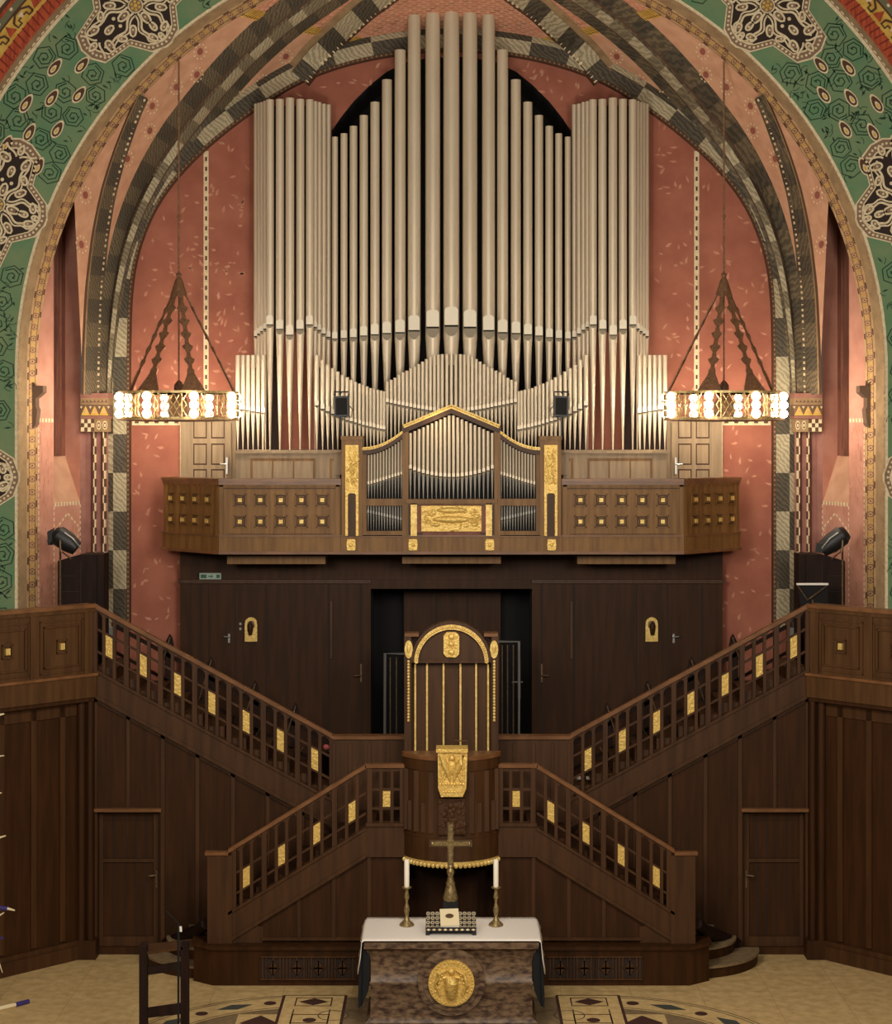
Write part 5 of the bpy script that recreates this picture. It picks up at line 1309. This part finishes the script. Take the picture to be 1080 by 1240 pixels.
# ------------------------------------------------------------------ cabinets, spotlights and stand on the galleries
zg=WZ(845,26.45)+.1
for mir,sd in LR:
    Y=27.35
    t=thing('cabinet','dark wooden cabinet on the %s gallery below the spotlight'%sd,'cabinet',(WX(98,Y),Y+.3,zg),mirror=mir)
    b=MB(); x0_,x1_=WX(70,Y),WX(125,Y); zt=WZ(673,Y)
    b.prism([(x0_,zg),(x1_-.1,zg),(x1_-.1,zt+.02),(x0_+.35,zt+.02),(x0_,zt-.08)],Y,Y+.5); b.box(x1_-.1,x1_,Y+.05,Y+.45,zg,zt+.02)
    b.build('body',m_blkw,parent=t,mirror=mir)
    b=MB(); b.pb(72,90,697,698,Y-.01,.02,0); b.pb(97,98,680,735,Y-.01,.02,0); b.pb(72,96,716,717,Y-.01,.02,0); b.build('door_joint',m_groove,parent=t,mirror=mir)
    # spotlight
    Y=27.3; t=thing('spotlight','black theatre spotlight with barn doors on the %s gallery cabinet'%sd,'spotlight',(WX(76,Y),Y+.15,WZ(678,Y)),mirror=mir)
    if mir: A,B_=(83,661),(60,652); 
    A,B_=(70,648),(93,664)
    if mir: A,B_=(73,648),(98,666)
    b=MB(); pA,pB=Vector(W(*A,Y)),Vector(W(*B_,Y)); dd=(pB-pA)
    b.tube([tuple(pA-dd*.2),tuple(pA-dd*.05),tuple(pA),tuple(pA+dd*.55),tuple(pB)],[.10,.13,.15,.15,.11],16); b.build('housing',m_blk,parent=t,mirror=mir)
    b=MB(); 
    for dy in (-1,1):
        q=[(57,649+dy*5),(66,645+dy*6),(64,657+dy*3),(58,660)] if not mir else [(94,660),(104,657),(106,668),(97,670)]
        b.pp(q,Y+dy*.1,.012,0)
    build_each(b,'barn_door',m_blk,parent=t,mirror=mir)
    b=MB(); b.tube([W(78,645,Y-.17),W(88,652,Y-.17),W(98,664,Y-.17)],.012,6); b.build('edge_bar',m_steel,parent=t,mirror=mir)
    b=MB(); b.tube([W(73,654,Y-.16),W(73,668,Y-.16),W(73,676,Y)],.017,6); b.tube([W(75,668,Y-.1),W(86,677,Y)],.012,6)
    b.tube([W(73,675,Y),W(73,760,Y)],.015,6); b.build('yoke',m_bronze,parent=t,mirror=mir)
Y=26.95
t=thing('music_stand','folding music stand with bright metal lip on the right gallery','music stand',(WX(985,Y),Y,zg))
b=MB(); b.pb(965,1003,706.3,708.6,Y-.05,.06,0); b.build('desk_lip',m_cloth,parent=t)
b=MB(); b.pp([(966,708),(1003,709),(1002,736),(970,737)],Y,.02,0); b.build('desk',m_black,parent=t)
b=MB(); b.tube([W(1001,709.5,Y-.03),W(979,726,Y-.03)],.012,6); b.tube([W(966,709,Y-.03),W(978,727,Y-.03)],.01,6); b.tube([W(984,726,Y),(WX(984,Y),Y,zg+.05)],.015,8)
for a in (0,2.1,4.2): b.tube([(WX(984,Y),Y,zg+.3),(WX(984,Y)+.25*math.cos(a),Y+.25*math.sin(a),zg)],.01,6)
b.build('tripod',m_bronze,parent=t)

# ------------------------------------------------------------------ lectern, microphone stand, taper stand in front left
Yl=22.4
t=thing('lectern','dark wooden open-frame lectern standing front left on the stone floor','lectern',(WX(199,Yl),Yl,0))
for x,dy in ((174,0),(224,0)):
    b=MB(); b.box(WX(x-4.8,Yl),WX(x+4.8,Yl),Yl-.05,Yl+.05,0,WZ(1144 if x<200 else 1140,Yl)); b.build('post',m_blkw,parent=t)
for ya,yb_ in (((1172,1182)),((1218,1234))):
    b=MB(); b.pp([(178,ya-1),(220,ya-7),(220,yb_-7),(178,yb_-1)],Yl-.01,.04,0) if ya<1200 else b.pp([(178,1221),(228,1214),(228,1227),(178,1233)],Yl-.03,.04,0)
    b.build('rail',m_blkw,parent=t)
b=MB(); zl=lambda y:WZ(y,Yl)
b.add([W(178,1153,Yl-.05),W(221,1147,Yl-.05),W(232,1137,Yl+.35),W(180,1143,Yl+.35)]+[(p[0],p[1],p[2]-.03) for p in (W(178,1153,Yl-.05),W(221,1147,Yl-.05),W(232,1137,Yl+.35),W(180,1143,Yl+.35))],[(0,1,2,3),(4,7,6,5),(0,4,5,1),(1,5,6,2),(2,6,7,3),(3,7,4,0)])
b.build('sloping_top',m_dark,parent=t)
for x in (174,224):
    b=MB(); b.box(WX(x,Yl+.4)-.035,WX(x,Yl+.4)+.035,Yl+.4,Yl+.48,0,1.25); b.build('rear_post',m_blkw,parent=t)
Ym_=22.0; t=thing('microphone_stand','slim black microphone stand in front of the wooden lectern','microphone stand',(WX(216,Ym_),Ym_,0))
b=MB(); b.tube([(WX(216,Ym_),Ym_,0),W(216,1120,Ym_)],.014,8); b.tube([W(216,1118,Ym_),W(201,1103,Ym_)],.006,6); b.build('pole',m_black,parent=t)
b=MB(); b.tube([W(218.5,1122,Ym_),W(219,1128,Ym_)],.016,8); b.build('clip',m_cloth,parent=t)
b=MB()
for a in (0.3,2.4,4.5): b.tube([(WX(216,Ym_),Ym_,.12),(WX(216,Ym_)+.3*math.cos(a),Ym_+.3*math.sin(a),.01)],.012,6)
b.build('tripod_foot',m_black,parent=t)
Yt=24.3; t=thing('taper_stand','tall slim stand with cream and purple tapers at the left edge','candle stand',(WX(0,Yt),Yt,0))
b=MB(); b.tube([(WX(-4,Yt),Yt,0),W(-2,860,Yt)],.02,8); b.build('pole',m_brownr,parent=t)
b=MB()
for (x,y,x2,y2,r) in ((-3,866,5,864.5,.016),(-3,916,5,915,.01),(-3,961,2,960,.012),(-3,1015,7,1012,.014),(8,1100,18,1102.5,.016),(-3,1110,5,1105,.012),(-3,1160,3,1178,.008)): b.tube([W(x,y,Yt),W(x2,y2,Yt)],[r*1.3,r*.6],8)
build_each(b,'cream_taper',m_page,parent=t)
b=MB()
for (x,y,x2,y2,r) in ((-4,1099,9,1100.5,.03),(-3,1136.5,4,1136,.016)): b.tube([W(x,y,Yt),W(x2,y2,Yt)],r,8)
build_each(b,'purple_handle',m_purple,parent=t)
b=MB(); za=.03; Yq=24.1
b.tube([(WX(-6,Yq),Yq-.1,za),(WX(16,Yq),Yq+.12,za)],[.03,.028],8,0); b.tube([(WX(16,Yq),Yq+.12,za),(WX(29,Yq),Yq+.27,za)],[.034,.03],8,1)
b.build('taper',[m_page,m_purple],label='cream taper with purple tip lying on the floor at the left edge',cat='candle')
# small things on the landing steps
b=MB(); Y=27.2
b.ball(W(395,905,Y),.05,8,0,(1,1,.9)); b.lathe([(.05,2.25),(.07,WZ(911,Y))],WX(395,Y),Y,10,1)
b.build('potted_flower',[mat('pink_petals',srgb(190,90,90),None,.7),m_blkw],label='small pink flower in a dark pot seen through the end of the upper left balustrade',cat='flower')
b=MB(); Y=27.0
b.zprism([(WX(698,Y),Y),(WX(718,Y),Y),(WX(718,Y),Y+.25),(WX(698,Y),Y+.25)],2.3,WZ(944,Y),1)
b.add([W(697,945,Y-.03),W(706,943,Y-.03),W(708,940,Y+.2),W(700,940,Y+.2)],[(0,1,2,3)],0); b.add([W(710,944,Y-.03),W(719,945,Y-.03),W(716,940,Y+.2),W(709,940,Y+.2)],[(0,1,2,3)],0)
b.build('sheet_box',[m_cloth,m_blkw],label='dark box with white sheets on top behind the foot of the upper right staircase',cat='box',recalc=False)

# ------------------------------------------------------------------ light and camera
def area(name,loc,rot,sx,sy,e,col):
    l=bpy.data.lights.new(name,'AREA'); l.shape='RECTANGLE'; l.size=sx; l.size_y=sy; l.energy=e; l.color=col
    o=bpy.data.objects.new(name,l); C.objects.link(o); o.location=loc; o.rotation_euler=rot
def point(name,loc,e,col=(1,.9,.77),r=.5):
    l=bpy.data.lights.new(name,'POINT'); l.energy=e; l.color=col; l.shadow_soft_size=r
    o=bpy.data.objects.new(name,l); C.objects.link(o); o.location=loc
point('organ_desk_lamp',(-.2,27.7,WZ(512,27.7)),2.2,(1,.78,.5),.05)
for x,y,z_,e in NAVE: point('nave_fill_lamp',(x,y,z_),e,r=.8)  # unseen lamps without fixtures, added as warm frontal fill
w=bpy.data.worlds.new('nave_air'); bpy.context.scene.world=w; w.use_nodes=True
w.node_tree.nodes['Background'].inputs[0].default_value=(1,.85,.7,1); w.node_tree.nodes['Background'].inputs[1].default_value=AMB
cam=bpy.data.cameras.new('camera'); co=bpy.data.objects.new('camera',cam); C.objects.link(co)
co.location=(0,0,EZ); co.rotation_euler=(math.pi/2,0,0)
cam.sensor_fit='VERTICAL'; cam.sensor_height=36; cam.lens=F/1240*36; cam.clip_end=200
cam.shift_x=-(CX-540)/1240; cam.shift_y=-(620-HY)/1240
sc=bpy.context.scene; sc.camera=co
sc.view_settings.view_transform='Standard'; sc.view_settings.look='None'; sc.view_settings.exposure=EXPO; sc.view_settings.gamma=1
for o in sc.objects:
    if '_o' in o: del o['_o']
